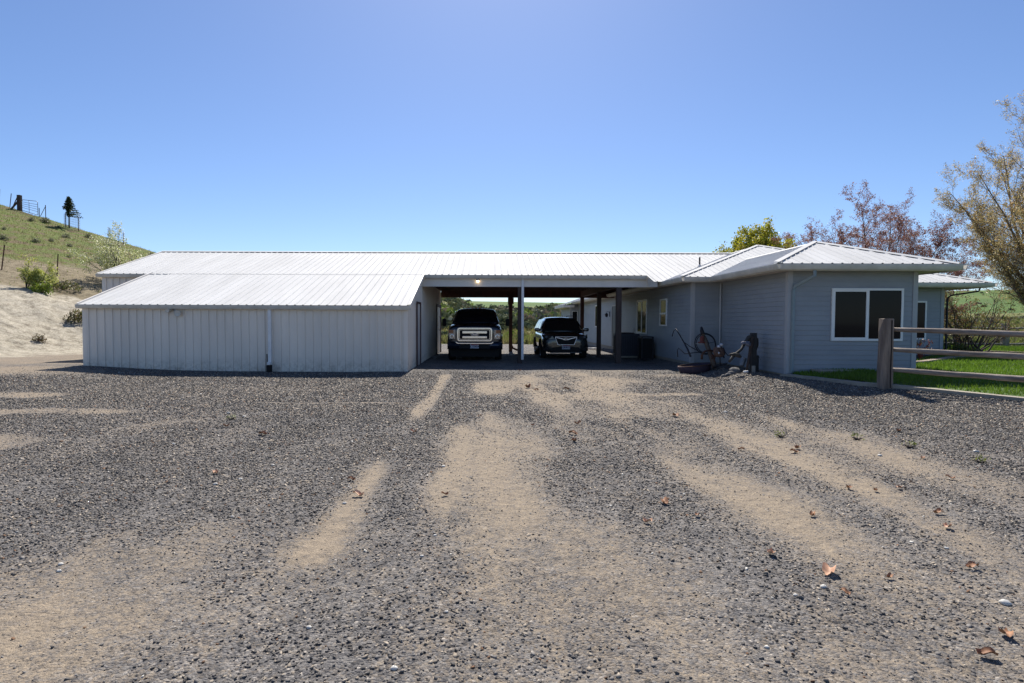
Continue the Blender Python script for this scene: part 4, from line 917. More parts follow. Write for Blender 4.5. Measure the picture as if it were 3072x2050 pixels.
def blades(name, x, y, z, h, w, m, cols_, lean=.35):
    n = len(x); a = npr.random(n) * 6.283; ln = (npr.random((n, 2)) - .5) * 2 * lean * h[:, None]
    dx, dy = np.cos(a) * w, np.sin(a) * w
    v = np.zeros((n, 4, 3)); v[:, 0] = np.stack([x - dx, y - dy, z], -1); v[:, 1] = np.stack([x + dx, y + dy, z], -1)
    v[:, 2] = np.stack([x + dx * .25 + ln[:, 0], y + dy * .25 + ln[:, 1], z + h], -1); v[:, 3] = np.stack([x - dx * .25 + ln[:, 0], y - dy * .25 + ln[:, 1], z + h], -1)
    f = np.arange(n * 4).reshape(n, 4); return npmesh(name, v.reshape(-1, 3), f, m, np.repeat(cols_, 4, axis=0))
def leafmat(name, rough=.6, trans=.35):
    m = bpy.data.materials.new(name); m.use_nodes = True; t = m.node_tree; b = t.nodes["Principled BSDF"]; b.inputs["Roughness"].default_value = rough
    a = t.nodes.new("ShaderNodeAttribute"); a.attribute_name = "tint"; t.links.new(a.outputs["Color"], b.inputs["Base Color"])
    tl = t.nodes.new("ShaderNodeBsdfTranslucent"); t.links.new(a.outputs["Color"], tl.inputs["Color"])
    mx = t.nodes.new("ShaderNodeMixShader"); mx.inputs[0].default_value = trans
    t.links.new(b.outputs[0], mx.inputs[1]); t.links.new(tl.outputs[0], mx.inputs[2]); t.links.new(mx.outputs[0], t.nodes["Material Output"].inputs[0]); return m
leafm = leafmat("leaf", .5, .4); grassm = leafmat("grass_blade", .6, .45)
n = 170000; x = 7.2 + npr.random(n) ** 1.5 * 20; y = 8 + npr.random(n) ** 1.3 * 21
k = (y > kerb_y(x) + .17) & ~((x < 10.18) & (y > 13.38)) & ~((x < RX) & (y > 19.55)) & ~BED(x, y); x, y = x[k], y[k]; n = len(x)
g_ = npr.random(n)[:, None]; cg = np.array([.085, .17, .012]) * (1 - g_) + np.array([.15, .235, .025]) * g_; cg *= (1 + .8 * fbm(x * .6, y * .6, 3, 2))[:, None]
o = blades("grass", x, y, terrain(x, y) + .045, (.035 + .035 * npr.random(n)) * (1 + .02 * y), .004 + .0004 * y, grassm, cg, .5)
tag(o, "short bright green mown grass on the lawn", "grass", kind="stuff")
bd = thing("flower_bed", "dark mulched flower bed with a curved stone edge beside the far house wall", "flower bed", (12.4, 17, .2))
def lp(mb, name, m, par, smooth=False, **k):
    o = mb.build(name, m, par, smooth, **k); o.matrix_parent_inverse = Matrix.Translation(par.location).inverted(); return o
E = [(10.2, 15.5), (11.2, 15.6), (12.4, 16.1), (13.6, 17.0), (14.8, 18.0), (16.2, 18.6), (17.8, 18.8), (19.2, 19.4), (19.6, 20.6), (19.2, 21.8)]
EE = []
for k in range(len(E) - 1):
    for t in (0, .25, .5, .75): EE.append((E[k][0] + (E[k + 1][0] - E[k][0]) * t, E[k][1] + (E[k + 1][1] - E[k][1]) * t))
EE.append(E[-1])
m = MB(); i0 = len(m.v)
poly = EE + [(16, 22), (15.75, 19.58), (10.15, 19.58)]
m.add([(a, b, T(a, b) + .085) for a, b in poly], [tuple(range(len(poly)))]); lp(m, "soil", mat("dark_mulch", (.035, .026, .02), .95, 0, (.018, .014, .012), 20, .9), bd)
m = MB()
for k in range(len(EE) - 1):
    a, b = Vector((*EE[k], T(*EE[k]) + .07)), Vector((*EE[k + 1], T(*EE[k + 1]) + .07)); m.bar(a, b, .2, .1)
lp(m, "edging", mat("edging_stone", (.36, .28, .22), .9, 0, (.2, .16, .13), 7, .6), bd)

# ------------------------------------------------------------------ trees and shrubs
def skeleton(base, stems, cfg, rs):
    """returns branch polylines [(pts, radii)] and twig sites for leaves"""
    out = []; tips = []
    def grow(p, d, L, r, lvl):
        seg = cfg['seg'][min(lvl, len(cfg['seg']) - 1)]; pts = [p.copy()]; rad = [r]; d = d.normalized()
        for i in range(seg):
            d = (d + Vector((rs.gauss(0, 1), rs.gauss(0, 1), rs.gauss(0, 1))) * cfg['wob'] + Vector((0, 0, 1)) * cfg['trop'][min(lvl, len(cfg['trop']) - 1)]).normalized()
            p = p + d * (L / seg); pts.append(p.copy()); rad.append(max(r * (1 - (i + 1) / seg * cfg['taper']), .0025))
            if lvl >= cfg['leaf_lvl']: tips.append((p.copy(), d.copy()))
        out.append((pts, rad, lvl))
        if lvl < cfg['levels']:
            nb = cfg['nb'][lvl]
            for k in range(nb):
                t = cfg['start'][lvl] + (1 - cfg['start'][lvl]) * (k + rs.random()) / nb; f = t * seg; i = min(int(f), seg - 1)
                q = pts[i].lerp(pts[i + 1], f - i); dd = (pts[i + 1] - pts[i]).normalized()
                perp = dd.orthogonal().normalized(); perp.rotate(Matrix.Rotation(rs.random() * math.tau, 3, dd))
                a = math.radians(cfg['ang'][lvl] + rs.uniform(-12, 12)); nd = dd * math.cos(a) + perp * math.sin(a)
                nl = L * cfg['len'][lvl] * rs.uniform(.7, 1.15) * (1 - .45 * t * cfg.get('cone', 1))
                rr = (rad[i] + (rad[i + 1] - rad[i]) * (f - i)) * cfg['rr'][lvl]
                grow(q, nd, nl, rr, lvl + 1)
    for (d, L, r) in stems: grow(Vector(base) + Vector((rs.uniform(-.5, .5), rs.uniform(-.5, .5), 0)) * cfg.get('spread', 0), Vector(d), L, r, 0)
    return out, tips
def fan(n, zc, hw, hh, r, seed, spread=1.2, low=.0):
    q = random.Random(seed); out = []
    for k in range(n):
        th = math.tau * (k * .618 % 1); el = q.uniform(low, spread); t = math.sqrt((k + .5) / n) * spread
        dx, dy, dz = math.sin(t) * math.cos(th), math.sin(t) * math.sin(th), math.cos(t)
        # distance from the base to the surface of the crown ellipsoid
        A = (dx * dx + dy * dy) / hw ** 2 + dz * dz / hh ** 2; B = -2 * dz * zc / hh ** 2; Cq = zc * zc / hh ** 2 - 1; D = B * B - 4 * A * Cq
        L = (-B + math.sqrt(D)) / (2 * A) if D > 0 else zc * .8
        out.append(((dx, dy, dz), L * q.uniform(.82, 1.0), r * (1 - .45 * t / spread)))
    return out
def leaves_mesh(name, tips, per, size, palette, parent, jitter, rs, asp=.55, m=None):
    n = len(tips) * per
    P = np.repeat(np.array([tuple(t[0]) for t in tips]), per, axis=0) + rs.normal(0, jitter, (n, 3))
    a = rs.normal(0, 1, (n, 3)); a /= np.linalg.norm(a, axis=1)[:, None]; b = rs.normal(0, 1, (n, 3)); b -= (b * a).sum(1)[:, None] * a; b /= np.linalg.norm(b, axis=1)[:, None]
    s = size * (.55 + .9 * rs.random(n))[:, None]
    v = np.stack([P - a * s, P + b * s * asp, P + a * s, P - b * s * asp], 1)
    pal = np.array(palette); c = pal[rs.integers(0, len(pal), n)] * (.75 + .5 * rs.random(n))[:, None]
    o = npmesh(name, v.reshape(-1, 3), np.arange(n * 4).reshape(n, 4), m or leafm, np.repeat(c, 4, axis=0)); o.parent = parent
    o.matrix_parent_inverse = Matrix.Translation(parent.location).inverted(); return o
def make_tree(name, label, cat, base, stems, cfg, bark, leaf, seed, group=None, top=None, trunk_name="trunk"):
    rs = random.Random(seed); nr = np.random.default_rng(seed)
    root = thing(name, label, cat, base, group=group); br, tips = skeleton(base, stems, cfg, rs)
    t = MB(); bz = MB()
    for pts, rad, lvl in br:
        (t if lvl == 0 else bz).tube(pts, rad, 7 if lvl == 0 else (5 if lvl == 1 else 3), cap=False)
    for mb, nm in ((t, trunk_name), (bz, "branches")):
        o = mb.build(nm, bark, root, True); o.matrix_parent_inverse = Matrix.Translation(root.location).inverted()
    leaves_mesh("crown", tips, leaf['per'], leaf['size'], leaf['pal'], root, leaf['jit'], nr)
    return root
barkd = mat("bark_dark", (.10, .075, .06), .9, 0, (.05, .04, .035), 12, .6)
barkt = mat("bark_tan", (.20, .15, .10), .9, 0, (.11, .08, .055), 12, .6)
barkg = mat("bark_grey", (.16, .135, .115), .9, 0, (.08, .07, .06), 12, .6)
# large budding tree whose trunk stands just outside the right edge of the view
bx, by = 23.1, 22.3
make_tree("budding_tree", "large upright tree with orange yellow buds at the right edge of the lawn", "tree", (bx, by, T(bx, by)),
          fan(30, 6.9, 4.5, 5.4, .13, 3, .74) + [((0, 0, 1), 3.4, .22)],
          dict(seg=[9, 6, 5, 4], wob=.05, trop=[.012, .05, .07, .07], taper=.86, leaf_lvl=2, levels=3, nb=[20, 10, 7], start=[.25, .1, .1], ang=[34, 40, 42], len=[.27, .46, .5], rr=[.45, .5, .5], spread=.35),
          barkt, dict(per=1, size=.025, pal=[(.50, .38, .15), (.58, .46, .19), (.46, .28, .12), (.36, .31, .12), (.54, .46, .24)], jit=.05), 11)
# reddish plum behind the roof
px_, py_ = 27.3, 40.0
make_tree("plum_tree", "bare spreading tree with purple red buds rising behind the house roof", "tree", (px_, py_, T(px_, py_)),
          fan(24, 5.4, 6.0, 5.0, .11, 9, 1.05),
          dict(seg=[8, 6, 5, 3], wob=.05, trop=[.0, .02, .04, .04], taper=.88, leaf_lvl=2, levels=3, nb=[20, 10, 5], start=[.3, .1, .1], ang=[50, 46, 46], len=[.34, .46, .5], rr=[.45, .5, .5], spread=.4),
          barkd, dict(per=2, size=.038, pal=[(.25, .11, .09), (.32, .14, .10), (.20, .09, .08), (.34, .20, .13)], jit=.06), 12)
# yellow green leafing tree
yx, yy = 21.3, 45.0
make_tree("leafing_tree", "compact tree with fresh yellow green leaves showing above the house roof", "tree", (yx, yy, T(yx, yy)),
          fan(22, 7.0, 2.15, 2.1, .12, 6, .27),
          dict(seg=[8, 5, 4], wob=.05, trop=[.0, .08, .08], taper=.85, leaf_lvl=1, levels=2, nb=[16, 5], start=[.5, .2], ang=[38, 38], len=[.17, .5], rr=[.45, .5], spread=.4),
          barkg, dict(per=4, size=.085, pal=[(.38, .38, .03), (.48, .46, .04), (.26, .30, .03), (.52, .44, .06)], jit=.16), 13)
# multi-stemmed lawn shrub
sx_, sy_ = 18.0, 21.0
make_tree("lawn_shrub", "many stemmed shrub with small green and copper leaves behind the front rails", "shrub", (sx_, sy_, T(sx_, sy_)),
          [((rnd.uniform(-.95, 1.05), rnd.uniform(-.5, .5), 1), rnd.uniform(1.7, 2.5), .03) for _ in range(26)],
          dict(seg=[7, 5, 4], wob=.12, trop=[.05, .05, .05], taper=.85, leaf_lvl=1, levels=2, nb=[7, 5], start=[.25, .1], ang=[40, 45], len=[.40, .5], rr=[.55, .5], spread=.8),
          barkd, dict(per=1, size=.024, pal=[(.16, .17, .03), (.24, .13, .04), (.13, .16, .03), (.30, .18, .06)], jit=.03), 14, trunk_name="stems")
# low evergreen shrub and red stemmed plants in the bed
def low_shrub(name, label, x, y, r, h, pal, seed, n=1400, size=.035, group=None, cat="shrub"):
    nr = np.random.default_rng(seed); root = thing(name, label, cat, (x, y, T(x, y)), group=group)
    tips = []
    for _ in range(n // 6):
        a = nr.random() * 6.283; q = r * math.sqrt(nr.random()); zz = h * (nr.random() ** .6) * math.sqrt(max(.05, 1 - (q / r) ** 2)); tips.append(((x + q * math.cos(a), y + q * math.sin(a), T(x, y) + zz + .03), 0))
    leaves_mesh("foliage", tips, 6, size, pal, root, size * 1.6, nr)
    s = MB()
    for _ in range(14):
        a = nr.random() * 6.283; s.tube([(x, y, T(x, y) - .02), (x + .3 * r * math.cos(a), y + .3 * r * math.sin(a), T(x, y) + h * .4), (x + .8 * r * math.cos(a), y + .8 * r * math.sin(a), T(x, y) + h * .75)], [.012, .009, .004], 4)
    o = s.build("stems", barkd, root); o.matrix_parent_inverse = Matrix.Translation(root.location).inverted(); return root
low_shrub("low_shrub", "low dark green shrub at the house corner downspout", 16.5, 20.3, .7, .42, [(.06, .10, .015), (.10, .13, .02), (.04, .07, .015)], 21)
low_shrub("low_shrub", "small olive leaved shrub growing in the mulch below the lawn shrub", 15.9, 18.9, .5, .35, [(.09, .11, .02), (.14, .12, .03), (.05, .07, .02)], 22)
for k, (x, y) in enumerate(((12.15, 17.3), (12.75, 17.6), (13.05, 17.1), (13.4, 17.9))):
    root = thing("bedding_plant", ["leftmost red stemmed bedding plant, nearest the house corner", "red stemmed bedding plant second from the house corner", "red stemmed bedding plant set forward, nearest the stone edging", "rightmost red stemmed bedding plant in the flower bed"][k], "plant", (x, y, T(x, y)), group="red plants in the flower bed")
    s = MB(); q = random.Random(k); tp = []
    for _ in range(16):
        a = q.random() * 6.283; e = q.uniform(.1, .28); h = q.uniform(.3, .62); p2 = (x + e * math.cos(a), y + e * math.sin(a), T(x, y) + .08 + h)
        s.tube([(x, y, T(x, y) + .05), (x + e * .3 * math.cos(a), y + e * .3 * math.sin(a), T(x, y) + h * .6), p2], [.008, .007, .004], 4); tp.append((p2, 0))
    o = s.build("stems", mat("red_stem", (.26, .06, .03), .6) if k == 0 else MATS["red_stem"], root); o.matrix_parent_inverse = Matrix.Translation(root.location).inverted()
    leaves_mesh("leaves", tp, 5, .035, [(.28, .06, .035), (.20, .05, .04), (.25, .16, .05), (.10, .10, .03)], root, .035, np.random.default_rng(k))
# ------------------------------------------------------------------ left hillside: fence posts, gate, guards, trees, brush
wx, wy = -21.6, 30.5
make_tree("blossom_shrub", "tall shrub covered in pale cream blossom behind the barn's left end", "shrub", (-22.8, 35.0, T(-22.8, 35.0)),
          fan(16, 2.0, 1.75, 1.75, .05, 8, .95),
          dict(seg=[6, 5, 4], wob=.13, trop=[.04, .05, .05], taper=.85, leaf_lvl=1, levels=2, nb=[9, 5], start=[.22, .1], ang=[45, 48], len=[.42, .5], rr=[.5, .5], spread=.5),
          barkd, dict(per=3, size=.042, pal=[(.62, .62, .38), (.70, .70, .50), (.48, .52, .22), (.32, .36, .10)], jit=.06), 31, trunk_name="stems")
gx_, gy_ = -23.3, 29.2
make_tree("bank_shrub", "bushy shrub with pale green new leaves on top of the eroded bank", "shrub", (gx_, gy_, T(gx_, gy_)),
          [((rnd.uniform(-.7, .9), rnd.uniform(-.5, .5), 1), rnd.uniform(.7, 1.6), .028) for _ in range(15)],
          dict(seg=[6, 4, 4], wob=.14, trop=[.04, .05, .05], taper=.85, leaf_lvl=1, levels=2, nb=[7, 4], start=[.2, .1], ang=[45, 48], len=[.42, .5], rr=[.5, .5], spread=.7),
          barkd, dict(per=3, size=.036, pal=[(.55, .56, .16), (.45, .48, .08), (.46, .48, .20), (.15, .20, .03)], jit=.06), 32, trunk_name="stems")
def ray(px_, y_):  # x at a given depth along a sight line, used to space things on the slope
    return (px_ - 1465) / 1700 * y_
def tpost(x, y, h, lean, label):
    z = T(x, y); m = MB(); m.bar((x, y, z - .2), (x + lean, y, z + h), .045, .035); o = m.build("fence_post", rust, None); tag(o, label, "fence post", "steel fence posts on the hillside"); return o
tpost(ray(8, 31), 31, 1.35, .22, "leaning rusty steel post on the slope above the pale bank")
tpost(ray(174, 33), 33, 1.25, .10, "rusty steel post standing between the bank shrub and the blossom shrub")
CR = 50.0
def crest(px_): return ray(px_, CR)
for (q, h, l, lab) in ((6, 1.3, .12, "thin steel post at the far left end of the ridge line"), (38, 1.2, .18, "thin leaning steel post on the ridge left of the thick wooden post"),
                       (126, .75, 0, "short steel post on the ridge just right of the field gate"), (145, 1.15, 0, "straight steel post on the ridge between gate and spruce")):
    tpost(crest(q), CR, h, l, lab)
x = crest(68); z = T(x, CR)
wp = thing("timber_post", "thick dark wooden post with slanting braces beside the field gate on the ridge", "post", (x, CR, z))
m = MB(); m.box(-.14, .14, -.14, .14, -.3, 1.35); m.build("post", woodd, wp, bevel=.02)
m = MB(); m.bar((-.1, 0, .85), (-.72, 0, .15), .11); m.build("brace", woodd, wp)
m = MB(); m.bar((-.15, .05, 1.35), (-.75, .05, .1), .05); m.build("brace", rust, wp)
x0, x1 = crest(75), crest(122); z0, z1 = T(x0, CR), T(x1, CR); zt = z0 + 1.02; ztr = z1 + 1.28
gt = thing("field_gate", "tubular steel field gate on the ridge of the left hill", "gate", (x0, CR, z0))
m = MB(); fr = [(x0, CR, z0 + .12), (x0, CR, zt - .1), (x0 + .1, CR, zt), (x1 - .12, CR, zt - .12), (x1, CR, zt - .22), (x1, CR, z1 + .1)]
m.tube(fr, .024, 6); m.tube([(x0, CR, z0 + .12), (x1, CR, z1 + .1)], .024, 6); o = m.build("gate_frame", steel, gt, True); o.matrix_parent_inverse = Matrix.Translation(gt.location).inverted()
for t in (.2, .38, .56, .74):
    m = MB(); m.tube([(x0, CR, zt + (z0 + .12 - zt) * t), (x1, CR, zt - .2 + (z1 + .1 - zt + .2) * t)], .018, 6); o = m.build("gate_bar", steel, gt, True); o.matrix_parent_inverse = Matrix.Translation(gt.location).inverted()
m = MB(); xm = x0 + .45 * (x1 - x0); m.tube([(xm, CR, T(xm, CR) + .1), (xm, CR, zt - .05)], .018, 6); o = m.build("gate_stile", steel, gt, True); o.matrix_parent_inverse = Matrix.Translation(gt.location).inverted()
m = MB(); xb = crest(145); zb = T(xb, CR); m.bar((xb - .02, CR, zb + 1.0), (xb - .48, CR, T(xb - .48, CR) + .02), .035); tag(m.build("fence_brace", steel, None), "slanting steel brace propping the straight ridge post right of the gate", "brace")
def guard(px0, px1, yy, label):
    xa, xb = ray(px0, yy), ray(px1, yy); r = (xb - xa) / 2; xc = (xa + xb) / 2; zc = T(xc, yy)
    g = thing("tree_guard", label, "wire guard", (xc, yy, zc), group="wire tree guards on the ridge"); m = MB()
    for k in range(22):
        a = math.tau * k / 22; zz = T(xc + r * math.cos(a), yy + r * math.sin(a)) - zc; m.tube([(r * math.cos(a), r * math.sin(a), zz), (r * math.cos(a), r * math.sin(a), zz + 1.15)], .006, 3)
    for j in range(6):
        pts = []
        for k in range(22):
            a = math.tau * k / 22; pts.append((r * math.cos(a), r * math.sin(a), T(xc + r * math.cos(a), yy + r * math.sin(a)) - zc + .15 + j * .2))
        m.tube(pts, .006, 3, closed=True)
    m.build("wire_mesh", steel, g)
    for s in (-1, 1):
        m = MB(); zz = T(xc + s * r, yy) - zc; m.bar((s * r, 0, zz - .1), (s * r, 0, zz + 1.2), .04); m.build("stake", rust, g)
guard(204, 242, 49, "round wire mesh guard standing around the small spruce"); guard(333, 375, 48.5, "round wire mesh guard on the ridge line above the blossom shrub")
# small windswept spruce
ex_, ey_ = ray(214, 49), 49.0; ez_ = T(ex_, ey_)
sp_ = thing("spruce_tree", "small lopsided spruce standing alone on the ridge", "tree", (ex_, ey_, ez_))
m = MB(); m.tube([(0, 0, -.1), (.02, 0, .9), (-.02, 0, 1.8), (.03, 0, 2.68)], [.06, .05, .035, .008], 7); m.build("trunk", barkd, sp_, True)
tp = []; nr = np.random.default_rng(5); m = MB()
for k in range(64):
    t = k / 63; z = 1.0 + 1.6 * t; a = k * 2.4; L = (.80 * (1 - t) ** .8 + .06) * (1 + .30 * math.cos(a)) * nr.uniform(.75, 1.05)
    if z < 1.55: L *= 1.15 if math.cos(a) > .1 else .25
    L *= .92; e = Vector((math.cos(a) * L, math.sin(a) * L, z + .02 - .10 * L)); m.tube([(0, 0, z), tuple(e)], [.012, .004], 3)
    for q in np.linspace(.12, 1, 11): tp.append(((ex_ + e.x * q, ey_ + e.y * q, ez_ + z + (e.z - z) * q), 0))
m.build("branches", barkd, sp_)
leaves_mesh("crown", tp, 7, .062, [(.035, .055, .022), (.05, .075, .03), (.025, .04, .018)], sp_, .035, nr, .3)
# sagebrush clumps and tufts on the slope
sage = []
for k in range(26):
    for _ in range(50):
        x = rnd.uniform(-46, -16); y = rnd.uniform(24, 49); h = float(hillplane(x, y))
        if h > 5.2 and abs(x) < .87 * y and (rnd.random() < .5 or h > 6): break
    sage.append((x, y, rnd.uniform(.08, .24), rnd.uniform(.75, 1.2)))
sproto = None
for k, (x, y, r, s) in enumerate(sage):
    if sproto is None:
        sproto = low_shrub("sagebrush", "grey green sagebrush clump on the grassy left hillside", x, y, .3, .38, [(.19, .20, .115), (.24, .24, .15), (.13, .14, .07)], 50, 420, .045, "sagebrush on the hillside", "shrub")
        o = sproto; bz = (x, y, T(x, y))
    else: o = copy_tree(sproto)
    o.location = (x, y, T(x, y) - .02); o.scale = (r / .3 * s, r / .3 * s, r / .3); o.rotation_euler = (0, 0, rnd.random() * 6)
b2 = low_shrub("bank_tuft", "dry brown tuft growing alone low on the pale bank", ray(115, 22.9), 22.9, .15, .18, [(.12, .10, .04), (.20, .13, .08), (.08, .07, .03)], 51, 260, .04, cat="tuft")
b2 = low_shrub("green_bush", "small leafy yellow green bush hugging the bank edge below the bank shrub", ray(128, 28.4), 28.4, .45, .5, [(.20, .26, .03), (.14, .20, .02)], 52, 700, .05)
b2 = low_shrub("trailing_bush", "dark trailing bush along the bank edge right of the bank shrub", ray(190, 30.4), 30.4, .8, .45, [(.10, .12, .03), (.18, .17, .05), (.07, .06, .03)], 53, 900, .05)
b2 = low_shrub("weed_clump", "brown green weeds against the lean-to's left side on the bank", ray(236, 26.2), 26.2, .45, .5, [(.14, .13, .04), (.20, .15, .07), (.10, .12, .03)], 54, 700, .05)
n = 60000; x = -8 - npr.random(n) * 42; y = 14 + npr.random(n) * 36.5; h = hillplane(x, y) + 1.2 * fbm(x * .5, y * .5, 3, 77)
k = ((h > 2.6) & (npr.random(n) < .12 + .85 * sstep(4.2, 6.4, h))) & (np.abs(x) < .93 * y); x, y = x[k], y[k]; n = len(x)
g_ = (npr.random(n) * .5 + .5 * sstep(-.1, .12, fbm(x * .25, y * .25, 3, 41)))[:, None]; cg = np.array([.20, .165, .08]) * (1 - g_) + np.array([.125, .19, .022]) * g_
o = blades("grass", x, y, terrain(x, y) - .01, .05 + .13 * npr.random(n) ** 2, .012 + .01 * npr.random(n), grassm, cg * (.7 + .6 * npr.random(n))[:, None], .8)
tag(o, "thin dry and green grass covering the left hillside", "grass", kind="stuff")
# meadow beyond the carport and to the right
n = 60000; y = 36.6 + npr.random(n) ** 1.6 * 70; x = (npr.random(n) * 1.45 - .25) * y
k = (npr.random(n) < .9); x, y = x[k], y[k]; n = len(x)
g_ = npr.random(n)[:, None] * .6 + .4 * sstep(-.08, .1, fbm(x * .12, y * .12, 3, 43))[:, None]; cg = np.array([.19, .155, .075]) * (1 - g_) + np.array([.12, .165, .03]) * g_
o = blades("grass", x, y, terrain(x, y) - .02, .15 + .4 * npr.random(n) ** 2, .02 + .0012 * y, grassm, cg, .6)
tag(o, "rough meadow grass beyond the carport and the house", "grass", kind="stuff")
# scrub on the far slopes: one mass of bushes
scrubm = leafmat("scrub_leaf", .95, .15); scrubm.node_tree.nodes["Principled BSDF"].inputs["Specular IOR Level"].default_value = .05
def scrub():
    nr = np.random.default_rng(88); P = []; Cc = []; S_ = []
    cnt = 0
    while cnt < 640:
        y = 52 + 196 * nr.random() ** .8; a = nr.uniform(-.14, .17) if cnt < 520 else nr.uniform(.3, .95); x = a * y
        f = (y - 60) / 195
        if a > -.06 and f > .60 + (.3 if a < -.035 else 0) + (1.2 * max(0, a - .03)): continue
        if a > .2 and nr.random() < .93 and not (.14 < f < .22): continue
        if y < 75 and nr.random() < .75: continue
        cnt += 1; r = nr.uniform(.7, 2.1) * (.45 if y < 75 or a > .2 else 1); z = T(x, y)
        pal = [(.05, .06, .035), (.085, .09, .045), (.13, .13, .09), (.10, .125, .03), (.10, .085, .065)][nr.integers(0, 5) if nr.random() < .6 else 0]
        m_ = 46; u = nr.normal(0, 1, (m_, 3)); u /= np.linalg.norm(u, axis=1)[:, None]; u[:, 2] = np.abs(u[:, 2]); q = u * (r * (.45 + .6 * nr.random(m_)))[:, None] * np.array([1, 1, .85])
        P.append(q + np.array([x, y, z])); Cc.append(2.1 * np.array(pal)[None] * (.7 + .6 * nr.random(m_))[:, None]); S_.append(np.full(m_, r * .22))
    P = np.concatenate(P); Cc = np.concatenate(Cc); S_ = np.concatenate(S_); n = len(P)
    a = nr.normal(0, 1, (n, 3)); a /= np.linalg.norm(a, axis=1)[:, None]; b = nr.normal(0, 1, (n, 3)); b -= (b * a).sum(1)[:, None] * a; b /= np.linalg.norm(b, axis=1)[:, None]; s = (S_ * (.6 + .8 * nr.random(n)))[:, None]
    v = np.stack([P - a * s, P + b * s, P + a * s, P - b * s], 1)
    o = npmesh("scrub", v.reshape(-1, 3), np.arange(n * 4).reshape(n, 4), scrubm, np.repeat(Cc, 4, axis=0)); tag(o, "mass of dark and grey green bushes covering the far valley slopes", "scrub", kind="stuff")
scrub()

# ------------------------------------------------------------------ old farm implements by the house wall
def at(px_, y_, py_):  # world point at depth y_ for a sight line; machinery is laid out at depths 14.3-16.6
    return ((px_ - 1465) / 1700 * y_, y_, 1.45 + (965 - py_) / 1700 * y_)
def xp(x_, y_): return 1980 + x_ * .1489, 950 + y_ * .1489     # magnified-crop coordinates to photo pixels
def pt(x_, y_, Y_): p = xp(x_, y_); return at(p[0], Y_, p[1])
darkm = mat("old_leather", (.06, .052, .045), .8, 0, (.025, .024, .02), 16)
oldw = mat("old_timber", (.15, .10, .065), .85, 0, (.07, .055, .04), 9, .6)
def imp(name, label, cat, base): return thing(name, label, cat, base)
def ip(mb, name, m, root, smooth=True, **k): o = mb.build(name, m, root, smooth, **k); o.matrix_parent_inverse = Matrix.Translation(root.location).inverted(); return o
pl = imp("walking_plough", "old walking plough with two long thin curved handles, leftmost of the farm relics", "plough", (5.6, 16.3, .1))
m = MB(); m.tube([pt(245, 390, 16.6), pt(270, 290, 16.6), pt(315, 235, 16.6), pt(370, 310, 16.5), pt(480, 500, 16.4), pt(560, 640, 16.2), pt(625, 790, 16.0)], [.012, .014, .016, .017, .02, .024, .03], 7); ip(m, "handle", iron, pl)
m = MB(); m.tube([pt(365, 805, 16.2), pt(355, 670, 16.2), pt(375, 620, 16.2), pt(430, 665, 16.15), pt(505, 735, 16.1), pt(700, 715, 16.0), pt(850, 700, 16.0)], .013, 7); ip(m, "handle", iron, pl)
m = MB(); m.tube([pt(480, 500, 16.4), pt(600, 585, 16.3), pt(740, 660, 16.2), pt(830, 720, 16.0)], .014, 7); ip(m, "brace", iron, pl)
m = MB(); m.tube([pt(850, 850, 15.8), pt(850, 760, 15.8), pt(900, 690, 15.8), pt(1000, 660, 15.9), pt(1090, 680, 15.9)], [.035, .035, .03, .028, .025], 8); ip(m, "beam", rust, pl)
tb = imp("scraper_bucket", "rusty rounded metal bucket on the ground below the plough handles", "bucket", tuple(pt(720, 1000, 15.9)))
m = MB(); ax = Vector(pt(720, 990, 15.9)); ax.z = T(ax.x, ax.y) - .015; r0 = .42
m.lathe([(.0, 0.0), (.36, 0.0), (.42, .06), (.46, .22), (.45, .23), (.40, .08), (.34, .03), (.0, .03)], 22, Matrix.Translation(ax) @ Matrix.Rotation(-.12, 4, 'Y') @ Matrix.Diagonal((1, .75, 1.05, 1))); ip(m, "bucket_shell", mat("bucket_rust", (.075, .04, .05), .8, .1, (.04, .03, .05), 9, .3), tb)
m = MB(); m.tube([tuple(ax + Vector((.46 * math.cos(a), .35 * math.sin(a), .235 + .055 * math.cos(a)))) for a in np.linspace(0, math.tau, 25)[:-1]], .014, 6, closed=True); ip(m, "rim", rust, tb)
rg = imp("iron_wheel", "thin iron wheel rim leaning on the recessed siding behind the beam", "wheel", tuple(pt(890, 700, 16.9)))
cx, cy, cz = pt(890, 530, 17.0)
m = MB(); m.tube([(cx + .31 * math.cos(a), cy - .10 + .08 * math.sin(a), cz + .31 * math.sin(a)) for a in np.linspace(0, math.tau, 37)[:-1]], .016, 6, closed=True); m.tube([(cx + .28 * math.cos(a), cy - .14 + .08 * math.sin(a), cz + .28 * math.sin(a)) for a in np.linspace(0, math.tau, 37)[:-1]], .012, 6, closed=True); ip(m, "rim", iron, rg)
m = MB()
for a in np.linspace(-1.2, 1.6, 3): m.tube([(cx + .1, cy - .12, cz + .02), (cx + .29 * math.cos(a), cy - .12 + .08 * math.sin(a), cz + .29 * math.sin(a))], .007, 4)
ip(m, "spoke", iron, rg)
bm_ = imp("timber_beam", "old wagon timber leaning against the house with an iron tip", "beam", tuple(pt(1090, 980, 15.6)))
m = MB(); m.tube([pt(840, 260, 16.4), pt(870, 350, 16.35), pt(905, 440, 16.3), pt(960, 590, 16.1), pt(1010, 720, 15.95), pt(1060, 840, 15.8), pt(1110, 1000, 15.6)], [.04, .05, .055, .06, .06, .07, .07], 6, jit=.06); ip(m, "timber", oldw, bm_)
m = MB(); m.tube([pt(832, 195, 16.45), pt(840, 265, 16.4), pt(868, 345, 16.34)], [.03, .055, .06], 6); ip(m, "iron_tip", iron, bm_)
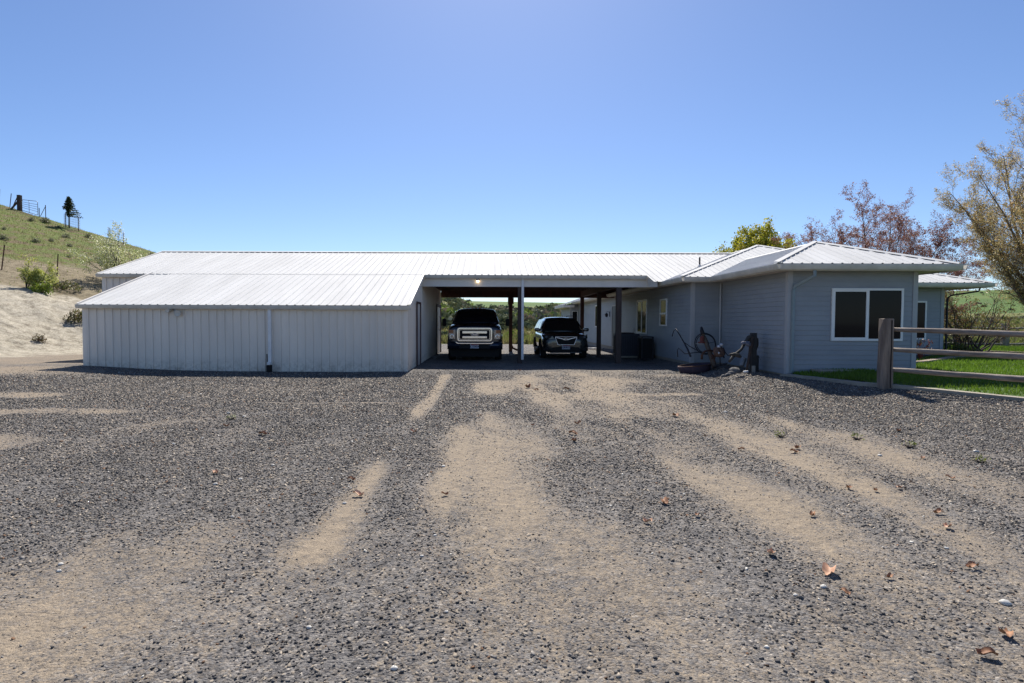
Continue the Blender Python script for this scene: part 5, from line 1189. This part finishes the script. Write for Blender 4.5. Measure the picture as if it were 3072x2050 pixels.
m = MB(); m.bar(pt(1060, 850, 15.8), pt(1080, 760, 15.8), .16, .1); m.bar(pt(1110, 1010, 15.6), pt(1100, 720, 15.75), .035, .05); ip(m, "bracket", rust, bm_, False)
ln = imp("barn_lantern", "small rusty red lantern hanging from the leaning timber", "lantern", tuple(pt(850, 530, 16.25)))
lc = Vector(pt(848, 520, 16.25)); redr = mat("red_rust", (.22, .05, .035), .7, .1, (.12, .03, .02), 20)
m = MB(); m.lathe([(.0, .0), (.11, .0), (.115, .03), (.05, .05), (.06, .11), (.055, .16), (.035, .2), (.0, .21)], 14, Matrix.Translation(lc)); ip(m, "lantern_body", redr, ln)
m = MB(); m.tube([lc + Vector((-.05, 0, .1)), lc + Vector((-.04, 0, .3)), lc + Vector((.05, 0, .3)), lc + Vector((.06, 0, .1))], .006, 5); ip(m, "lantern_handle", iron, ln)
m = MB(); m.lathe([(.0, -.012), (.10, -.008), (.12, .004), (.10, .0), (.0, .0)], 16, Matrix.Translation(lc + Vector((-.06, -.02, -.02)))); ip(m, "lantern_base", gutm, ln)
# seat / hub cluster with pale knobs
hb = imp("implement_hub", "cluster of rusty gears with two pale glass insulators below the siding corner", "farm relic", tuple(pt(1220, 800, 15.4)))
c0 = Vector(pt(1200, 690, 15.4))
m = MB(); m.lathe([(.03, -.05), (.16, -.05), (.17, 0), (.12, .05), (.04, .06)], 12, Matrix.Translation(c0) @ Matrix.Rotation(1.1, 4, 'X')); m.tube([pt(1110, 720, 15.45), pt(1210, 640, 15.4), pt(1290, 760, 15.35)], .05, 7); ip(m, "gear", mat("brown_rust", (.16, .085, .055), .85, 0, (.07, .045, .035), 14, .5), hb)
m = MB()
for a, b in ((1242, 572), (1190, 610)): m.lathe([(.0, .0), (.04, .0), (.045, .03), (.03, .06), (.0, .07)], 12, Matrix.Translation(Vector(pt(a, b, 15.4))))
m.lathe([(.0, 0), (.022, 0), (.022, .05), (.0, .06)], 10, Matrix.Translation(Vector(pt(1195, 740, 15.3)))); ip(m, "insulator", mat("milk_glass", (.55, .56, .60), .25), hb)
m = MB(); m.tube([pt(1285, 610, 15.4), pt(1320, 700, 15.3), pt(1370, 765, 15.2), pt(1440, 770, 15.1)], .012, 6); m.tube([pt(1260, 700, 15.4), pt(1300, 820, 15.35)], .02, 6); m.tube([pt(1210, 760, 15.35), pt(1225, 960, 15.3)], .014, 5); m.bar(pt(1090, 1000, 15.5), pt(1360, 930, 15.2), .05); ip(m, "rod", iron, hb)
# horse collar post
hp_ = imp("hitching_post", "tall dark square post with harness hung on it, right end of the farm relics", "post", tuple(pt(1890, 1150, 14.5)))
a = Vector(pt(1885, 1165, 14.5)); b = Vector(pt(1885, 310, 14.5)); m = MB(); m.box(a.x - .065, a.x + .065, a.y - .065, a.y + .065, T(a.x, a.y) - .1, b.z); ip(m, "post", mat("post_paint", (.045, .043, .042), .8, 0, (.03, .03, .03), 8, .4), hp_, False, bevel=.008)
m = MB(); m.box(a.x - .06, a.x + .03, a.y - .072, a.y - .064, T(a.x, a.y), T(a.x, a.y) + .17); ip(m, "peeled_foot", mat("bare_wood", (.5, .46, .40), .8, 0, (.25, .2, .17), 25, stretch=(4, 1, .3)), hp_, False)
m = MB(); q = Vector(pt(1935, 960, 14.6)); m.box(q.x - .07, q.x + .07, q.y - .04, q.y + .04, T(q.x, q.y), 1.45 + (965 - (950 + 765 * .1489)) / 1700 * 14.6); ip(m, "side_board", MATS["post_paint"], hp_, False)
hn = imp("horse_collar", "black leather horse collar and straps hanging from the dark post", "harness", tuple(pt(1800, 560, 14.4)))
m = MB(); m.tube([pt(1850, 370, 14.4), pt(1790, 400, 14.4), pt(1750, 470, 14.4), pt(1690, 560, 14.35), pt(1650, 640, 14.3), pt(1580, 700, 14.3), pt(1500, 760, 14.25), pt(1440, 850, 14.2), pt(1400, 900, 14.2)], [.035, .06, .05, .04, .036, .04, .045, .035, .025], 8, jit=.15); ip(m, "collar", darkm, hn)
m = MB(); m.tube([pt(1840, 380, 14.4), pt(1850, 480, 14.4), pt(1840, 560, 14.4), pt(1820, 700, 14.4), pt(1790, 900, 14.35), pt(1770, 1060, 14.3)], [.05, .06, .05, .04, .035, .03], 8, jit=.15); ip(m, "strap", mat("brown_leather", (.07, .045, .035), .8, 0, (.03, .022, .02), 12), hn)
m = MB(); m.tube([pt(1905, 380, 14.55), pt(1950, 440, 14.6), pt(1960, 560, 14.6), pt(1930, 700, 14.6)], [.03, .045, .04, .02], 7); m.tube([pt(1930, 700, 14.6), pt(2010, 800, 14.7), pt(2060, 900, 14.75), pt(2065, 980, 14.75)], .006, 4); ip(m, "strap", darkm, hn)
m = MB(); m.lathe([(.0, .05), (.06, .035), (.095, -.02), (.08, -.06), (.0, -.07)], 12, Matrix.Translation(Vector(pt(1770, 520, 14.3))) @ Matrix.Rotation(.5, 4, 'Y')); m.lathe([(.0, .04), (.055, .02), (.06, -.03), (.0, -.05)], 10, Matrix.Translation(Vector(pt(1685, 510, 14.3)))); ip(m, "pad", mat("pale_canvas", (.19, .20, .25), .8, 0, (.07, .07, .09), 14), hn)
m = MB(); m.tube([pt(1410, 750, 14.2), pt(1500, 745, 14.2), pt(1600, 770, 14.2), pt(1640, 800, 14.2)], [.02, .045, .05, .03], 8, jit=.15); ip(m, "saddle", darkm, hn)
# small things on the dark ground
cn = imp("milk_can", "pale dented can lying tilted between harness and post", "can", tuple(pt(1670, 960, 14.6)))
m = MB(); m.lathe([(.0, 0), (.06, 0), (.065, .02), (.065, .2), (.055, .22), (.0, .22)], 14, Matrix.Translation(Vector(pt(1650, 975, 14.6))) @ Matrix.Rotation(.35, 4, 'Y')); ip(m, "can_body", mat("dull_tin", (.14, .17, .20), .5, .3, (.15, .17, .2), 14), cn)
m = MB(); m.lathe([(.066, .198), (.070, .205), (.066, .212)], 14, Matrix.Translation(Vector(pt(1650, 975, 14.6))) @ Matrix.Rotation(.35, 4, 'Y')); ip(m, "can_rim", steel, cn)
stn = mat("field_stone", (.16, .155, .15), .9, 0, (.07, .07, .075), 9, .6)
def rock(name, x, y, r, m, label, cat="stone", group=None, flat=.6, seed=0, z=None):
    q = random.Random(seed); b = MB(); n, k = 10, 6; vs = []
    prof = []
    for i in range(k + 1):
        ph = math.pi * i / k
        for j in range(n):
            a = math.tau * j / n; rr = r * (1 + q.uniform(-.16, .16)); vs.append((x + rr * math.sin(ph) * math.cos(a), y + rr * math.sin(ph) * math.sin(a) * .8, (z if z is not None else T(x, y)) + r * flat * .5 + rr * flat * math.cos(ph)))
    b.v = vs; b.f = [(i * n + j, (i + 1) * n + j, (i + 1) * n + (j + 1) % n, i * n + (j + 1) % n) for i in range(k) for j in range(n)]
    o = b.build(name, m, None, True); return tag(o, label, cat, group)
for k, (a_, b_, r_, l_) in enumerate(((1390, 1075, .08, "pale stone at the left foot of the hanging harness"), (1480, 1100, .10, "round grey stone near the shadow edge under the harness"), (1600, 1050, .16, "biggest dark stone on the ground beside the post"), (1300, 1000, .07, "small stone under the rusty gears"), (1560, 1120, .07, "little stone in front of the biggest dark stone"))):
    p = pt(a_, b_, 14.4); rock("field_stone", p[0], 14.4 + .1 * (k % 3), r_, stn, l_, group="stones below the farm relics", seed=k)
p = pt(1742, 1107, 14.1); m = MB(); m.tube([(p[0] - .055, 14.1, T(p[0], 14.1) + .06), (p[0] + .055, 14.1, T(p[0], 14.1) + .07)], [.025, .03], 10); tag(m.build("white_bottle", whitep, None, True), "small white bottle lying left of the dark post's foot", "bottle")
# spill-off splash block by the inner corner
m = MB(); m.box(5.75, 6.25, 16.5, 16.75, T(6, 16.6) - .05, T(6, 16.6) + .06); tag(m.build("splash_block", conc, None, bevel=.01), "low concrete block in the shade left of the rusty bucket", "concrete block")
m = MB(); m.box(7.6, 8.35, 12.9, 13.35, T(7.9, 13.1) + .02, T(7.9, 13.1) + .11); tag(m.build("splash_block", conc, None, bevel=.01), "pale concrete slab under the downspout at the house corner", "concrete block")

# ------------------------------------------------------------------ litter on the gravel: dry leaves, pale pebbles, weeds
leafd = mat("dry_leaf", (.42, .22, .11), .7, 0, (.20, .09, .045), 25); leafp = mat("pale_dry_leaf", (.62, .42, .28), .7, 0, (.42, .22, .13), 18)
def crumpled(x, y, s, m, label, seed, group="curled dry leaves on the gravel"):
    q = random.Random(seed); k = 7; b = MB(); rot = q.random() * 6.28; z0 = T(x, y) + .012
    for i in range(k):
        for j in range(k):
            u, v = (i / (k - 1) - .5) * 2, (j / (k - 1) - .5) * 2; w = 1 - .35 * abs(u) ** 2
            lx, ly = u * s, v * s * .62 * w; lz = s * (.45 * v * v + .25 * u * u * (1 if q.random() > .1 else .5)) + q.uniform(0, s * .16) + .3 * s * math.sin(3 * u + seed)
            lz = max(lz, 0)
            b.v.append((x + lx * math.cos(rot) - ly * math.sin(rot), y + lx * math.sin(rot) + ly * math.cos(rot), z0 + lz))
    b.f = [(i * k + j, (i + 1) * k + j, (i + 1) * k + j + 1, i * k + j + 1) for i in range(k - 1) for j in range(k - 1)]
    o = b.build("dry_leaf", m, None, True); return tag(o, label, "leaf", group)
LEAVES = [(2505, 1720, .055, 1, "large pale pink curled leaf, biggest in the right foreground"), (2328, 1675, .032, 1, "pale crumpled leaf left of the large pink leaf"), (2555, 1787, .025, 0, "small brown curled leaf right below the large pink leaf"),
          (2690, 1740, .022, 0, None), (2000, 1515, .045, 0, None), (1950, 1580, .035, 1, None), (2100, 1555, .028, 0, None), (1073, 1487, .045, 1, "pale leaf lying on the left tan wheel track"), (640, 1425, .035, 1, None), (2860, 1585, .04, 1, None), (2830, 1540, .035, 0, None),
          (2940, 1710, .035, 0, None), (2640, 1470, .025, 0, None), (2995, 1980, .035, 0, "orange brown leaf in the bottom right corner"), (1735, 1270, .05, 0, None), (1722, 1300, .055, 0, None), (1600, 1275, .03, 0, None), (1700, 1165, .06, 0, None), (1585, 1160, .08, 0, None), (1610, 1168, .05, 0, None), (1560, 1110, .05, 1, None),
          (785, 1305, .05, 0, None), (675, 1282, .04, 0, None), (2230, 1345, .035, 0, None), (2400, 1340, .04, 0, None), (2390, 1350, .04, 0, None), (2705, 1290, .04, 0, None), (2780, 1370, .03, 0, None), (2560, 1465, .035, 0, None), (2865, 1435, .035, 1, None), (2710, 1467, .03, 1, None), (1335, 1495, .03, 0, None), (3050, 1925, .035, 0, None), (2450, 1550, .03, 0, None), (1052, 1440, .035, 0, None), (1725, 1320, .045, 0, None), (2030, 1247, .06, 0, None), (1240, 1290, .04, 1, None)]
for k, (a_, b_, s_, t_, l_) in enumerate(LEAVES):
    Yg = 1.45 * 1700 / (b_ - 965 + 4); crumpled((a_ - 1465) / 1700 * Yg, Yg, s_, leafp if t_ else leafd, l_ or ("small pale dry leaf among the grey gravel" if t_ else "small brown dry leaf among the grey gravel"), k * 3 + 1, "curled dry leaves on the gravel" if l_ else ("pale dry leaves scattered on the gravel" if t_ else "brown dry leaves scattered on the gravel"))
peb = mat("pale_pebble", (.62, .60, .55), .7, 0, (.5, .48, .44), 30)
PB = [(1030, 1512, .018), (2490, 1770, .020), (3045, 1822, .028), (683, 1243, .03), (730, 1256, .03), (515, 1340, .022), (716, 1445, .018), (815, 1400, .018), (690, 1560, .014), (1305, 1620, .012), (920, 1900, .013), (1180, 2030, .016), (2320, 1960, .012), (2860, 1650, .014), (1265, 1685, .012), (2940, 1350, .03), (2405, 1800, .013), (160, 1728, .014), (165, 1708, .016), (1340, 1855, .01), (640, 1460, .02), (2650, 1363, .025), (2180, 1233, .03), (1180, 1345, .02), (1330, 1400, .02)]
for k, (a_, b_, r_) in enumerate(PB):
    Yg = 1.45 * 1700 / (b_ - 965 + 2); rock("pebble", (a_ - 1465) / 1700 * Yg, Yg, r_, peb, "small whitish pebble lying on the dark gravel", "pebble", "whitish pebbles on the gravel", .55, k)
for k, (a_, b_) in enumerate(((2350, 1308), (2580, 1315), (2955, 1385), (2740, 1340), (690, 1265))):
    Yg = 1.45 * 1700 / (b_ - 965); low_shrub("weed", ["leftmost of the four tiny green weeds on the right side of the yard", "second from the left of the tiny green weeds right of the yard", "rightmost tiny green weed on the gravel near the fence side", "third from the left of the tiny green weeds right of the yard", "tiny green weed alone on the left half of the gravel"][k], (a_ - 1465) / 1700 * Yg, Yg, .07, .035, [(.14, .19, .03), (.20, .22, .05)], 90 + k, 60, .011, "tiny weeds in the gravel", "weed")

# labels for the scattered small things: which row they lie in and their order across it
ORD = ["first", "second", "third", "fourth", "fifth", "sixth", "seventh", "eighth", "ninth", "tenth", "eleventh", "twelfth", "thirteenth", "fourteenth", "fifteenth"]
def rank(group, what, rows, key, pos):
    obs = [o for o in C.objects if o.parent is None and o.get("group") == group]
    for k, (lo, hi, where) in enumerate(rows):
        row = sorted([o for o in obs if lo <= key(o) < hi], key=lambda o: pos(o).x / pos(o).y)
        for i, o in enumerate(row):
            if i < 15: o["label"] = f"{ORD[i]} from the left of the {what} {where}" if i else f"leftmost of the {what} {where}"
def mc(o):
    if o.type == 'MESH':
        v = o.data.vertices; return Vector((v[0].co.x, v[0].co.y, v[0].co.z))
    return o.location
yk = lambda o: mc(o).y
for gname, what in (("brown dry leaves scattered on the gravel", "brown dry leaves"), ("pale dry leaves scattered on the gravel", "pale dry leaves"), ("whitish pebbles on the gravel", "whitish pebbles")):
    rank(gname, what, ((0, 3.9, "in the near foreground gravel"), (3.9, 6.6, "in the middle of the gravel"), (6.6, 99, "in the far gravel towards the carport")), yk, mc)
hts = sorted(o.location.z for o in C.objects if o.parent is None and o.get("group") == "sagebrush on the hillside")
a_, b_ = hts[len(hts) // 3], hts[2 * len(hts) // 3]
rank("sagebrush on the hillside", "grey green sagebrush clumps", ((-9, a_, "lowest on the left hillside"), (a_, b_, "halfway up the left hillside"), (b_, 99, "highest on the left hillside")), lambda o: o.location.z, mc)
